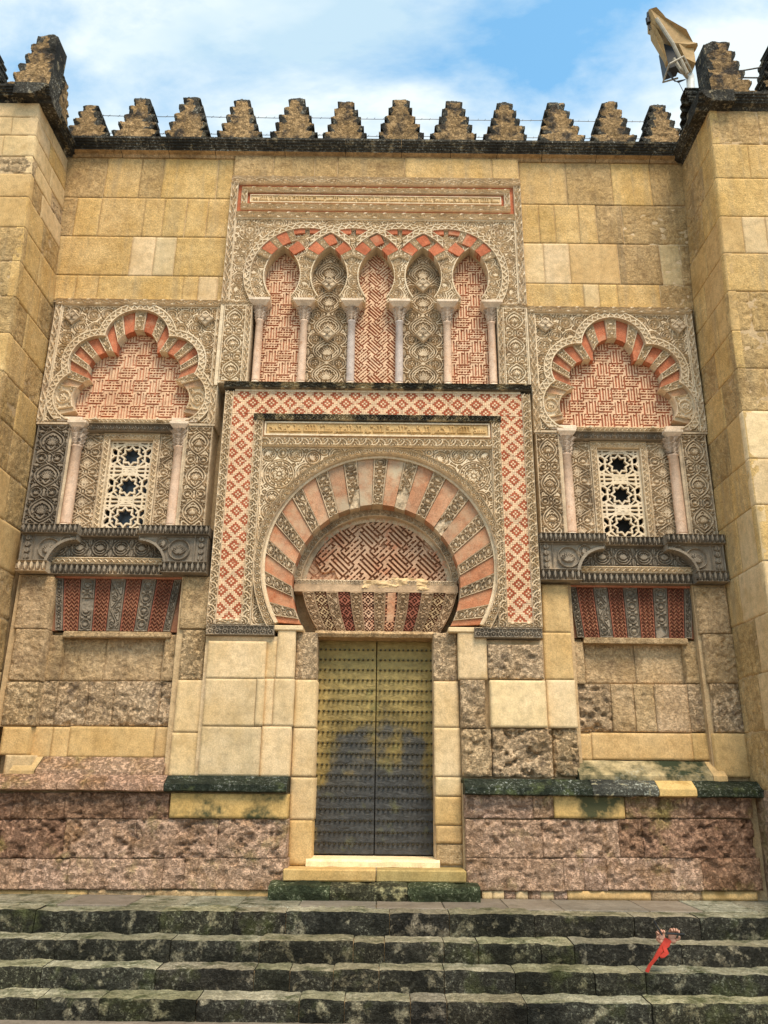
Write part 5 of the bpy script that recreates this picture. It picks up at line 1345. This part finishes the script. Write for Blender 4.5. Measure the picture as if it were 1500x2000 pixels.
# over-and-under archivolts
for k in (1, 2, 3, 4):
    c = COLS[k]; d = np.hypot(X - c, Z - ZC); al = np.arctan2(Z - ZC, X - c)
    on = (np.abs(d - .865) < .052)
    if k > 1: on &= ~((X < COLS[k] - SP * .93) & (Z < ZC + .62))
    if k < 4: on &= ~((X > COLS[k] + SP * .93) & (Z < ZC + .62))
    if k == 1: on &= (Z > ZC - .46)
    if k == 4: on &= (Z > ZC - .46)
    t = (d - .865) / .052; zig = np.abs(((al * .865 / .055) % 2) - 1) * 2 - 1
    h = np.where(np.abs(t) > .68, 1.0, np.where(np.abs(t * 1.6 - zig * .8) < .42, .95, .40))
    H = np.where(on, h * .9 + .75, H); bandmask |= on
for l in range(5):           # thin lip round each lancet
    e = LAN[l]
    a = np.hypot(X - (e - SP / 2), Z - ZC); b = np.hypot(X - (e + SP / 2), Z - ZC)
    lip = (np.maximum(a, b) < .632) & (np.maximum(a, b) >= .60) & (np.abs(X - e) < .30) & (Z > ZC - .40)
    H = np.where(lip & ~bandmask, .95, H)
rect_edge = (Z > gz1 - .015) | (X < gx0 + .014) | (X > gx1 - .014)
H = np.where(rect_edge, 1.0, H)
relief('arcade_front', X, Z, H, M['carved'], arc, AY + .03, .036, mask=~lanc, back=.30)
# red voussoirs of the interlaced arches
def ring_wedge(cx, ang, w, r0, r1):
    a0, a1 = math.radians(90 - ang + w / 2), math.radians(90 - ang - w / 2)
    def f(u, v):
        a = a0 + (a1 - a0) * u; r = r0 + (r1 - r0) * v
        return cx + r * np.cos(a), ZC + r * np.sin(a)
    return f
rr = random.Random(4)
for k in range(6):
    if k == 0: angs = [50]
    elif k == 5: angs = [-50]
    else: angs = [-50, -29, -9, 9, 50] + ([29] if k == 4 else [])
    cream = [] if k in (0, 5) else [-60.5, -39.5, -19] + ([19, 39.5, 60.5] if k == 4 else [60.5])
    for a in angs + cream:
        c = COLS[k]; r1 = .815
        if abs(a) == 9: r0 = .735
        else: r0 = .618
        # stop at a neighbour's archivolt
        for kk in (1, 2, 3, 4):
            if kk == k or abs(a) == 9: continue
            for r in np.linspace(r0 + .05, r1, 20):
                for da in (-5, 0, 5):
                    x = c + r * math.sin(math.radians(a + da)); z = ZC + r * math.cos(math.radians(a + da))
                    if abs(math.hypot(x - COLS[kk], z - ZC) - .865) < .053 and abs(x - COLS[kk]) < SP * .93 and not (k in (0, 5) and False): r1 = min(r1, r)
        if r1 - r0 < .06: continue
        if a in cream:
            H = leaf_patch(.135, r1 - r0, 19, max(8, int((r1 - r0) / .0075)), 900 + k * 9 + int(a), b=.012)
            patch('carved_voussoir', ring_wedge(c, a, 8.0, r0, r1), H.shape[1], H.shape[0], H, M['carved'], arc, AY - .008, .02, .12); continue
        u, v = np.meshgrid(np.linspace(0, 1, 4), np.linspace(0, 1, 4)); g = rr.uniform(.9, 1.12)
        patch('red_voussoir', ring_wedge(c, a, 12.5, r0, r1), 4, 4, fbm(np.stack([u * .2, v * .2, u * 0 + a], -1), 9, 2) * .3, M['red'], arc, AY - .028, .01, .14, tint=(g, g, g))
# recessed panels of the five lancets
for l, e in enumerate(LAN):
    def inl(X, Z, e=e): return (np.abs(X - e) < .31) & (Z < 7.62)
    if l in (0, 4): fret_panel('fret_panel', e - .31, e + .31, 5.25, 7.62, arc, .09, cell=.0195, mats=[M['fretred'], M['fretcream']], depth=.022, ox=e, oz=5.30)
    elif l == 2: fret_panel('fret_panel', e - .31, e + .31, 5.25, 7.62, arc, .09, cell=.0205, mats=[M['fretred'], M['fretcream']], depth=.022, rot45=True, ox=e * .7071, oz=0.35)
    else:
        cv = Cv(.62, 2.37, .0075); c = .31
        for (zz, kind) in ((.22, 'vase'), (.62, 'tw'), (1.02, 'vase'), (1.45, 'tw'), (1.95, 'vase')):
            for q in (-1, 1):
                m = 22; cv.line([(c + q * .20 * abs(math.sin(math.pi * i / m)) ** .9, zz - .20 + .40 * i / m) for i in range(m + 1)], .02)
                cv.ring(c + q * .17, zz + .20, .075, .016); cv.rosette(c + q * .17, zz + .20, .05, 5)
                cv.spiral(c + q * .24, zz, .05, 0, 1.1, .014, q); cv.leaf(c + q * .28, zz - .1, math.pi / 2, .16, .05)
            cv.palmette(c, zz, .12, math.pi / 2, 7); cv.leaf(c, zz - .17, math.pi / 2 - .5, .12, .05); cv.leaf(c, zz - .17, math.pi / 2 + .5, .12, .05)
            cv.disc(c, zz + .20, .03)
        panel('carved_panel', e - .31, 5.25, cv, M['carvedw'], arc, .085, .035, back=.1)
        for zz in (6.13, 6.98): boss(arc, e, zz, .05, .13)
# six columns; two inner ones of blue-grey marble
for k, x in enumerate(COLS):
    xx = x if k not in (0, 5) else x + (.05 if k == 0 else -.05)
    column(arc, xx, .0, 5.24, 6.63, .058, M['marbleb'] if k in (2, 3) else M['marble'], imp_w=.31, imp_h=.10, cap_h=.20)
# wings beside the arcade
for a, b in ((-2.37, -2.04), (1.70, 2.04)):
    cvp = ogee_panel(b - a, 1.28, .0075, 3, n=3); panel('wing_panel', a, 5.25, cvp, M['carved'], arc, AY + .04, .035, back=.3)
for a, b in ((-2.038, -1.96), (1.62, 1.698)): band('frame_border', a, b, 5.25, 6.53, M['carved'], arc, AY + .02, .03, 'vine', back=.3)
for a, b in ((-2.42, -1.96), (1.62, 2.06)): band('frame_border', a, b, 6.532, 6.60, M['carved'], arc, AY + .02, .03, 'vine', back=.3)
for a, b in ((-2.42, -2.372), (2.042, 2.06)): box('frame_fillet', a, b, AY + .0, .3, 5.22, 6.53, M['carved'], arc)
box('arcade_sill', -2.05, 1.73, -.12, .3, 5.215, 5.245, M['carvedw'], arc)

# ------------------------------------------------------------------ window bays
def bay(cx, dz, label, lint_c, lint_ht, lint_hb, glass, el, er, grey, wo, cl, cr, kl, kr):
    t = empty('window_bay', (cx, 0, 1.7), label, 'window bay', 'window bays beside the portal')
    CW = M['carvedw']; CG = M['carvedg']; CA = M['carved'] if not grey else M['carvedw']
    zt, zm = 6.62 + dz, 4.64 + dz
    # outer border
    band('frame_border', el, er, zt - .10, zt, CA, t, -.06, .03, 'vine', back=.36)
    band('frame_border', el, el + .10, zm, zt - .102, CA, t, -.05, .03, 'vine', back=.36)
    band('frame_border', er - .10, er, zm, zt - .102, CA, t, -.05, .03, 'vine', back=.36)
    # lobed arch fields (x relative to cx, z absolute)
    OUT = [(0, 5.981, .572), (.51, 5.59, .525), (-.51, 5.59, .525), (.655, 5.05, .52), (-.655, 5.05, .52), (0, 5.2, .5), (0, 4.95, .6)]
    INN = [(0, 5.842, .294), (.37, 5.49, .293), (-.37, 5.49, .293), (.53, 5.03, .297), (-.53, 5.03, .297), (0, 5.25, .40), (0, 5.0, .5)]
    def sdu(X, Z, D, off=0):
        s = np.full_like(X, 9.0); w = np.zeros(X.shape, int)
        for i, (a, b, r) in enumerate(D):
            d = np.hypot(X - a, Z - b) - r; w = np.where(d < s, i, w); s = np.minimum(s, d)
        return s, w
    gx0, gx1, gz0, gz1 = el + .102, er - .102, zm + .02, zt - .102
    cv = Cv(gx1 - gx0, gz1 - gz0, .0070)
    def okb(x, z, r):
        X = x + gx0 - cx; Z = z + gz0 - dz
        return min(math.hypot(X - a, Z - b) - q for a, b, q in OUT) > r * .15
    arabesque(cv, 31 if not grey else 47, rmax=.095, rmin=.023, w=.016, ok=okb, n=9000)
    X, Z = np.meshgrid(gx0 + cv.x, gz0 + cv.z); Xr = X - cx; Zr = Z - dz
    s, w = sdu(Xr, Zr, OUT)
    edge = (X < gx0 + .015) | (X > gx1 - .015) | (Z > gz1 - .015)
    H = np.where(edge, 1.0, cv.H)
    relief('spandrel', X, Z, H, CA, t, -.01, .035, mask=(s > -.02), back=.32)
    al = np.zeros_like(X); 
    for i, (a, b, r) in enumerate(OUT): al = np.where(w == i, np.arctan2(Zr - b, Xr - a) * r, al)
    tt = (s + .055) / .055; zig = np.abs(((al / .05) % 2) - 1) * 2 - 1
    Hb = np.where(np.abs(tt) > .70, 1.0, np.where(np.abs(tt * 1.5 - zig * .8) < .42, .9, .35))
    relief('archivolt', X, Z, Hb, CA, t, -.045, .03, mask=(s <= 0) & (s > -.11) & (Zr > 4.67), back=.3)
    # voussoirs along rays from the centre of the arch
    O = (0.0, 5.05)
    def rad(ph, D, shrink=0.0):
        dx, dzz = math.sin(ph), math.cos(ph); best = .1
        for a, b, r in D:
            ex, ez = O[0] - a, O[1] - b; r = r - shrink
            B = ex * dx + ez * dzz; C = ex * ex + ez * ez - r * r; q = B * B - C
            if q > 0: best = max(best, -B + math.sqrt(q))
        return best
    cuts = [-105.5, -101.5, -79, -73, -65, -58, -52, -45.5, -39, -31.5, -24.5, -18, -11, -3.6, 3.6, 11, 18, 24.5, 31.5, 39, 45.5, 52, 58, 65, 73, 79, 101.5, 105.5]
    rnd = random.Random(2)
    for k in range(len(cuts) - 1):
        a0, a1 = math.radians(cuts[k] + .12), math.radians(cuts[k + 1] - .12)
        red = (k % 2 == 0) if k not in (0, len(cuts) - 2) else True
        big = cuts[k + 1] - cuts[k] > 15
        nu = 40 if big else (19 if not red else 6)
        ph = np.linspace(a0, a1, nu)
        ri = np.array([rad(p, INN) for p in ph]); ro = np.array([rad(p, OUT, .10) for p in ph])
        ln = float((ro - ri).mean()); nv = max(4, int(ln / (.0078 if not red else .08)))
        v = np.linspace(0, 1, nv)[:, None]; r = ri[None, :] + (ro - ri)[None, :] * v
        Xp = cx + O[0] + r * np.sin(ph)[None, :]; Zp = dz + O[1] + r * np.cos(ph)[None, :]
        if red:
            g = rnd.uniform(.88, 1.15); low = min(1, abs((cuts[k] + cuts[k + 1]) / 2) / 80)
            H = fbm(np.stack([Xp, np.zeros_like(Xp), Zp], -1), 7, 3) * .5
            relief('red_voussoir', Xp, Zp, H, M['red'] if (low < .8) else M['reddull'], t, .0, .015, back=.22, tint=(g, g * (1.03 + .22 * low), g * (1.05 + .28 * low)))
        else:
            wid = float(abs(a1 - a0) * r.mean())
            if big:
                c2 = Cv(wid, ln, wid / (nu - 1)); c2.x = np.linspace(0, wid, nu); c2.z = np.linspace(0, ln, nv); c2.H = np.zeros((nv, nu)); border(c2, .018)
                R1 = min(wid, ln) * .30
                c2.spiral(wid * .42 if cuts[k] < 0 else wid * .58, ln * .5, R1, 0, 1.8, .016, 1); c2.ring(wid * .5, ln * .5, R1 * 1.18, .016); c2.rosette(wid * .5, ln * .5, R1 * .7, 7)
                for qx in (.12, .88):
                    for qz in (.14, .86): c2.spiral(wid * qx, ln * qz, .045, 0, 1.1, .013, 1)
                H = c2.H
            else: H = leaf_patch(wid, ln, nu, nv, 500 + k, b=.015)
            relief('carved_voussoir', Xp, Zp, H, CA, t, .0, .028, back=.22)
    # tympanum of red and cream fret
    def int_(X, Z): return (sdu(X - cx, Z - dz, INN)[0] < .03) & (Z - dz > 4.72)
    fret_panel('tympanum', cx - .86, cx + .86, 4.72 + dz, 6.17 + dz, t, .14, cell=.0205, mats=[M['fretred'], M['fretcream']], depth=.018, okf=int_, ox=cx - .016, oz=5.2 + dz)
    # entablature over the window
    band('entablature', cx - .62, cx + .62, 4.655 + dz, 4.725 + dz, CA, t, .02, .025, 'zig', back=.26)
    band('entablature', cx - .66, cx + .66, 4.54 + dz, 4.653 + dz, CG, t, .04, .03, 'dentil', back=.24)
    for q in (-1, 1):
        a, b = sorted((cx + q * .62, cx + q * .98)); box('impost_slab', a, b, -.06, .25, 4.655 + dz, 4.722 + dz, M['white'], t, bevel=.008)
        xc = cl if q < 0 else cr
        column(t, cx + xc, .035, 3.09 + dz, 4.655 + dz, .072, M['marble'], imp_w=.26, imp_h=.10, cap_h=.24, base_h=.075)
        # outer ogee pilaster panels
        a, b = (el + .02, cx + cl - .10) if q < 0 else (cx + cr + .10, er - .02)
        cvp = ogee_panel(b - a, 4.60 - 3.10, .0075, 7, n=3); panel('ogee_panel', a, 3.10 + dz, cvp, CW if (q > 0) == (cx < 0) or cx > 0 else CG, t, .0, .035, back=.3)
        box('ledge', a - .02, b + .02, -.06, .3, 4.604 + dz, 4.636 + dz, CW, t)
        a, b = sorted((cx + xc + q * .10, cx + xc + q * .065)); box('pilaster_edge', a, b, -.02, .3, 3.09 + dz, 4.602 + dz, CW, t)
        # inner carved panels between column and window
        a, b = (cx + cl - .06, cx + wo - .392) if q < 0 else (cx + wo + .392, cx + cr + .06)
        cvp = ogee_panel(b - a, 4.538 - 3.09, .0075, 8, diamonds=True, n=5); panel('inner_panel', a, 3.09 + dz, cvp, CW, t, .13, .028, back=.2)
    # pierced marble lattice: eight-pointed stars and crossing bars
    wl, wh = .60, 1.345; cvl = Cv(wl, wh, .006); c = wl / 2; bw = .022
    rows = 3; per = wh / rows
    for k in range(rows):
        zc = per * (k + .5); a = .118
        st = []
        for i in range(17):
            an = math.pi / 8 * i + math.pi / 8; rr_ = a * (1.22 if i % 2 else .86); st.append((c + rr_ * math.cos(an), zc + rr_ * math.sin(an)))
        cvl.line(st, bw)
        cvl.line([(c + .205 * math.cos(math.pi / 8 + math.pi / 4 * i), zc + .205 * math.sin(math.pi / 8 + math.pi / 4 * i)) for i in range(9)], bw * .9)
        for q in (-1, 1):
            cvl.line([(c + q * .10, zc + .135), (c + q * .10, zc + per / 2)], bw); cvl.line([(c + q * .10, zc - .135), (c + q * .10, zc - per / 2)], bw)
            cvl.line([(c + q * .155, zc + .06), (c + q * .3, zc + .16)], bw); cvl.line([(c + q * .155, zc - .06), (c + q * .3, zc - .16)], bw)
            cvl.line([(c + q * .3, zc + .07), (c + q * .24, zc), (c + q * .3, zc - .07)], bw); cvl.line([(c + q * .17, zc), (c + q * .24, zc)], bw * .9)
            cvl.line([(c + q * .22, zc + .115), (c + q * .22, zc + per / 2)], bw); cvl.line([(c + q * .22, zc - .115), (c + q * .22, zc - per / 2)], bw)
        for q in (-1, 1):
            cvl.line([(c, zc + per / 2), (c + q * .3, zc + .10)], bw); cvl.line([(c, zc - per / 2), (c + q * .3, zc - .10)], bw)
        cvl.line([(0, zc + .165), (wl, zc + .165)], bw); cvl.line([(0, zc - .165), (wl, zc - .165)], bw)
        cvl.line([(0, zc + per / 2), (wl, zc + per / 2)], bw);
    border(cvl, .03)
    Xl, Zl = np.meshgrid(cx + wo - .30 + cvl.x, 3.092 + dz + cvl.z)
    lat = relief('window_lattice', Xl, Zl, np.zeros_like(cvl.H), M['pale'], t, .13, .0, mask=cvl.H > .5, back=.05, tint=(1.02, 1.10, 1.32))
    box('pane', cx + wo - .30, cx + wo + .30, .262, .28, 3.092 + dz, 4.44 + dz, M['glass'] if glass else M['dark'], lat)
    for a, b in ((cx + wo - .39, cx + wo - .302), (cx + wo + .302, cx + wo + .39)):
        band('frame', a, b, 3.09 + dz, 4.44 + dz, CA, lat, .09, .025, 'zig', back=.24)
    band('frame', cx + wo - .39, cx + wo + .39, 4.441 + dz, 4.537 + dz, CA, lat, .09, .025, 'zig', back=.24)
    # corbelled frieze under the window
    YB = -.02; YC = -.17
    band('frieze_moulding', cx - .80, cx + .80, 2.965 + dz, 3.09 + dz, CG, t, YB - .05, .045, 'tongue', back=.36)
    cv = Cv(1.64, .272, .0075); n = 6; s = 1.64 / n
    for i in range(n):
        cv.ring(s * (i + .5), .136, s * .36, .018); cv.palmette(s * (i + .5), .14, s * .24, math.pi / 2, 7); cv.leaf(s * i, .01, math.pi / 2, .11, .05); cv.leaf(s * i, .262, -math.pi / 2, .11, .05)
        for q in (-1, 1): cv.spiral(s * i + q * .045, .136, .03, 0, 1, .012, q)
    border(cv, .014); panel('frieze', cx - .82, 2.69 + dz, cv, CG, t, YB, .03, back=.32)
    band('frieze_moulding', cx - .84, cx + .84, 2.60 + dz, 2.688 + dz, CA, t, YB - .04, .03, 'zig', back=.36)
    band('frieze_moulding', cx - .86, cx + .86, 2.455 + dz, 2.598 + dz, CG, t, YB - .01, .05, 'tongue', back=.33)
    for q in (-1, 1):
        xo = (kl - cx) if q < 0 else (kr - cx)
        x_in, x_bot = q * .40, q * .75
        a, b = sorted((cx + xo, cx + x_in))
        band('corbel_moulding', a - .01, b + .01, 2.965 + dz, 3.095 + dz, CG, t, YC - .03, .045, 'tongue', back=.48)
        cv = Cv(b - a, .36, .0075); W = cv.w
        border(cv, .016); o0 = .17 if q < 0 else W - .17
        cv.line([(o0, 0), (o0, .36)], .014)
        for i in range(4): cv.leaf(o0 / 2 if q < 0 else (W + o0) / 2, .02 + .085 * i, math.pi / 2, .08, .07)
        f1 = o0 + (.20 if q < 0 else -.20); cv.ring(f1, .17, .135, .016); cv.palmette(f1, .17, .10, math.pi / 2, 7)
        f2 = o0 + (.42 if q < 0 else -.42); cv.ring(f2, .25, .085, .014); cv.palmette(f2, .25, .06, 0 if q < 0 else math.pi, 5)
        Xc, Zc = np.meshgrid(a + cv.x, 2.605 + dz + cv.z); Xr = (Xc - cx) * q; Zr = Zc - dz
        inside = ~((np.hypot(Xr - .42, Zr - 2.55) < .335) | ((Xr < .42) & (Zr < 2.885)))
        rim = (np.hypot(Xr - .42, Zr - 2.55) < .375) & (Xr > .42); H = np.where(rim, 1.0, cv.H)
        relief('corbel', Xc, Zc, H, CG, t, YC, .03, mask=inside, back=.22)
        a, b = sorted((cx + xo, cx + x_bot)); band('corbel_moulding', a - .01, b + .01, 2.46 + dz, 2.603 + dz, CG if q > 0 or cx > 0 else CW, t, YC - .0, .045, 'tongue', back=.45)
    # flat lintel of nine wedges
    z0, z1 = 1.745 + dz * .4, 2.43 + dz
    wts = [.6, 1.25, 1.1, 1.15, 1.1, 1.15, 1.1, 1.25, .6]; S = sum(wts); acc = 0
    for k in range(9):
        t0 = acc / S + .004; acc += wts[k]; t1 = acc / S - .004
        nu, nv = 25, 100
        u, v = np.meshgrid(np.linspace(0, 1, nu), np.linspace(0, 1, nv)); T = t0 + (t1 - t0) * u
        Xp = (lint_c - lint_hb + 2 * lint_hb * T) * (1 - v) + (lint_c - lint_ht + 2 * lint_ht * T) * v; Zp = z0 + (z1 - z0) * v
        if k % 2 == 0:
            H = leaf_patch(.19 if k not in (0, 8) else .12, .68, nu, nv, 700 + k + int(cx), b=.014)
            if k == 2 and cx < 0: H = np.where((v < .62) & (v > .40) & (u > .1), -.2 + fbm(np.stack([Xp, Xp * 0, Zp], -1), 20, 3), H)
            if k == 6 and cx > 0: H = np.where(np.hypot((u - .4) * .19, (v - .13) * .68) < .07, -.1, H)
            relief('carved_lintel_voussoir', Xp, Zp, H, CG, t, .06, .022, back=.22)
        else:
            tri = np.abs(((u * 3) % 1) - .5) * 2
            ph = np.floor(v * 52 + tri * 3.4 + .5).astype(int) % 4
            C = np.where(ph <= 1, 0, np.where(ph == 2, 1, 2)); C = np.where((u < .07) | (u > .93), 1, C)  # dark brick stripes, widened to put the lintel's recess shade into the colour
            H = np.where(C == 0, 0.0, np.where(C == 1, .8, 1.0)) + fbm(np.stack([Xp, Xp * 0, Zp], -1), 25, 2) * .7
            relief('brick_lintel_voussoir', Xp, Zp, H, [M['fretdark'], M['zigred'], M['fretbrown']], t, .065, .02, cidx=C, back=.21)
    a, b = lint_c - max(lint_ht, lint_hb) - .06, lint_c + max(lint_ht, lint_hb) + .06
    box('lintel_bed', a, b, .085, .3, z0, z1, M['reddull'], t, tint=(.6, .5, .5))
    box('lintel_fillet', a, b, .02, .3, z1 + .001, z1 + .03, M['fretred'], t)
    for sx in ((-1, 1)):
        boss(t, cx + sx * .97, 6.31 + dz, -.03, .125)
bay(-3.60, 0.0, 'window bay left of the portal, five-lobed arch over a lattice window with bluish glass', -3.475, .83, .74, True, -4.85, -2.37, False, .06, -.675, .745, -4.72, -2.29)
bay(3.29, -.045, 'window bay right of the portal, five-lobed arch over a lattice window with black behind it', 3.24, .81, .74, False, 2.07, 4.48, False, -.025, -.77, .715, 2.03, 4.43)

# ------------------------------------------------------------------ wires, floodlight, hands
def wire(z, y, label, sag, seed):
    r = random.Random(seed); pts = []
    for i in range(41):
        t = i / 40; pts.append((-4.9 + 9.4 * t, y, z - sag * math.sin(math.pi * ((t * 5) % 1)) + r.uniform(-.003, .003)))
    P = [(pts, .0055)]
    for i in range(60):
        x = -4.75 + 9.1 * i / 60 + r.uniform(-.03, .03); P.append(([(x - .012, y - .01, z - .03), (x + .01, y + .012, z + .03)], .0035))
    V, F = tubes(P, 5); o = mk('barbed_wire', V, F, M['wire']); tag(o, label, 'wire', 'barbed wire strands behind the merlons')
wire(10.33, .20, 'upper strand of barbed wire strung along the merlons', .012, 1)
wire(9.97, .20, 'lower strand of barbed wire strung along the merlons', .010, 2)
V, F = tubes([([(5.02, -.9, 10.14), (5.72, -.9, 10.30)], .012), ([(5.02, -.9, 10.08), (5.72, -.9, 10.08)], .012)], 6)
tag(mk('iron_tie', V, F, M['wire']), 'pair of thin dark iron rods between the two merlons of the right buttress', 'rod')

fl = empty('floodlight', (5.36, .8, 9.5), 'covered floodlight under a tan tarpaulin on a white pole above the right buttress', 'floodlight')
lathe('pole', 0, 0, [(.075, 0), (.07, 2.42), (.055, 2.46)], M['pole'], fl, 14)
po = fl.children[-1]
for v in po.data.vertices:
    x, y, z = v.co; v.co = (x + 5.22 + z * .07, y + .75, z + 9.5)
def slab(name, poly, ys, mat, puff=0.0):
    """cloth body: outline swept through the depths ys, each slice drawn in or out about its centre"""
    V = []; F = []; n = len(poly); cx_ = sum(p[0] for p in poly) / n; cz_ = sum(p[1] for p in poly) / n
    for (y, sc) in ys:
        for i, (x, z) in enumerate(poly):
            w = puff * math.sin(i * 2.1 + y * 9)
            V.append((cx_ + (x - cx_) * sc + w, y + .05 * math.sin(i * 1.7), cz_ + (z - cz_) * sc + w * .6))
    m = len(ys)
    for k in range(m - 1):
        for i in range(n): j = (i + 1) % n; F.append((k * n + i, (k + 1) * n + i, (k + 1) * n + j, k * n + j))
    F.append(tuple(range(n))[::-1]); F.append(tuple((m - 1) * n + i for i in range(n)))
    return mk(name, V, F, mat, fl)
slab('tarpaulin', [(4.76, 13.39), (4.77, 13.07), (4.87, 12.92), (4.97, 12.77), (5.11, 12.55), (5.26, 12.41), (5.38, 12.45), (5.53, 12.48), (5.50, 12.60), (5.43, 12.73), (5.35, 12.80), (5.25, 12.93), (5.14, 13.05), (4.97, 13.24), (4.85, 13.37)], [(.60, .95), (.64, 1.0), (.74, 1.0), (.82, .97)], M['tarp'], .010)
slab('tarpaulin_flap', [(5.20, 12.52), (5.21, 12.34), (5.27, 12.17), (5.43, 12.02), (5.46, 12.30), (5.47, 12.50)], [(.60, 1.0), (.66, 1.02), (.92, 1.0)], M['tarp'], .006)
slab('tarpaulin_skirt', [(4.77, 13.08), (4.79, 12.84), (4.87, 12.51), (4.95, 12.14), (4.99, 12.12), (4.97, 12.39), (4.93, 12.63), (4.83, 12.95)], [(.66, 1.0), (.76, .96)], M['tarp'], .005)
slab('lamp_housing', [(4.98, 12.66), (5.02, 12.12), (5.24, 12.16), (5.24, 12.46), (5.10, 12.62)], [(.72, 1.0), (.98, 1.0)], M['black'])
V, F = tubes([([(4.84, .56, 13.06), (5.06, .54, 12.45), (5.28, .62, 11.84)], .032)], 8); mk('support_arm', V, F, M['steel'], fl)
V, F = tubes([([(4.96, .56, 11.99), (5.23, .56, 12.17)], .018), ([(4.96, .56, 11.99), (4.98, .95, 12.0), (5.26, .95, 12.1)], .018), ([(5.23, .56, 12.17), (5.39, .66, 11.93)], .018), ([(5.06, .58, 12.14), (5.16, .6, 11.92), (5.32, .72, 11.86)], .03), ([(5.24, .58, 12.05), (5.36, .64, 12.06)], .014)], 7); mk('bracket', V, F, M['steel'], fl)
cab = [([(4.97 + .02 * s, .7, 11.97), (5.03 + .02 * s, .68, 11.78 - .03 * s), (5.14, .7, 11.72 + .02 * s), (5.30, .76, 11.86)], .008) for s in range(3)]
cab += [([(5.14, .7, 11.74), (5.24, .74, 11.5), (5.25, .74, 11.28), (5.30, .74, 11.18)], .006), ([(5.30, .74, 11.18), (5.34, .72, 11.32), (5.37, .74, 11.45)], .006)]
V, F = tubes(cab, 5); mk('cables', V, F, M['black'], fl)
V, F = tubes([([(4.77, .7, 13.38), (4.76, .7, 13.27)], .035), ([(4.745, .7, 13.24), (4.75, .7, 13.12)], .045), ([(4.75, .7, 13.08), (4.75, .7, 12.96)], .016)], 8); mk('clamp', V, F, M['black'], fl)

# hands with a red cuff resting on the third step
hd = empty('pair_of_hands', (2.50, -1.78, -1.68), 'pair of bare hands with a bright red cloth strip on the mossy steps', 'hands')
def hand(cx, y, cz, s, flip, tilt):
    """palm and five bent fingers as one skinned surface"""
    me = bpy.data.meshes.new('hand'); vs = []; es = []; rad = []
    def add(p, r, par=None):
        vs.append(p); rad.append(r)
        if par is not None: es.append((par, len(vs) - 1))
        return len(vs) - 1
    def tr(a, b, c):   # a across, b up, c forward
        a *= flip; ca, sa = math.cos(tilt), math.sin(tilt)
        return (cx + (a * ca - b * sa) * s, y - c * s, cz + (a * sa + b * ca) * s)
    w = add(tr(0, -.5, 0), .26); p0 = add(tr(0, -.15, 0), .34, w); p1 = add(tr(.02, .2, .02), .36, p0)
    for i, (fx, L) in enumerate(((-.30, .80), (-.10, .92), (.11, .86), (.31, .66))):
        k = add(tr(fx, .42, .05), .115, p1); a = add(tr(fx * 1.1, .42 + L * .38, .22), .105, k); b = add(tr(fx * 1.1, .42 + L * .52, .52), .098, a); add(tr(fx * 1.0, .36 + L * .36, .70), .08, b)
    k = add(tr(-.36, -.05, .12), .14, p0); a = add(tr(-.56, .2, .36), .12, k); add(tr(-.42, .44, .56), .095, a)
    me.from_pydata(vs, es, []); me.materials.append(M['skin'])
    o = bpy.data.objects.new('hand', me); col.objects.link(o); o.parent = hd; o.matrix_parent_inverse = Matrix.Translation(-Vector(hd.location))
    m = o.modifiers.new('skin', 'SKIN'); sv = me.skin_vertices[0].data
    for i, r_ in enumerate(rad): sv[i].radius = (r_ * s, r_ * s)
    sv[0].use_root = True
    m.use_smooth_shade = True
    sb = o.modifiers.new('sub', 'SUBSURF'); sb.levels = 1; sb.render_levels = 2
    return o
hand(2.635, -1.80, -1.405, .095, 1, .25); hand(2.73, -1.805, -1.395, .10, -1, -.30)
V, F = tubes([([(2.56, -1.86, -1.24), (2.62, -1.87, -1.36)], .008), ([(2.66, -1.87, -1.345), (2.83, -1.86, -1.352)], .010)], 6); mk('black_stick', V, F, M['black'], hd)
def ribbon(name, pts, ws, mat):
    V = []; F = []
    for (x, y, z), w in zip(pts, ws): V += [(x - w, y, z + w * .3), (x + w, y, z - w * .3), (x + w, y + .02, z - w * .3), (x - w, y + .02, z + w * .3)]
    for k in range(len(pts) - 1):
        for i in range(4): j = (i + 1) % 4; F.append((k * 4 + i, k * 4 + j, (k + 1) * 4 + j, (k + 1) * 4 + i))
    F.append((3, 2, 1, 0)); b = len(V) - 4; F.append((b, b + 1, b + 2, b + 3)); return mk(name, V, F, mat, hd)
ribbon('red_cuff', [(2.69, -1.83, -1.40), (2.655, -1.84, -1.45), (2.60, -1.84, -1.50), (2.545, -1.83, -1.575), (2.50, -1.81, -1.63), (2.475, -1.80, -1.68)], [.032, .034, .020, .013, .012, .014], M['redcloth'])
ribbon('red_tail', [(2.64, -1.845, -1.46), (2.655, -1.85, -1.51), (2.61, -1.85, -1.545), (2.60, -1.845, -1.555)], [.018, .022, .018, .004], M['redcloth'])
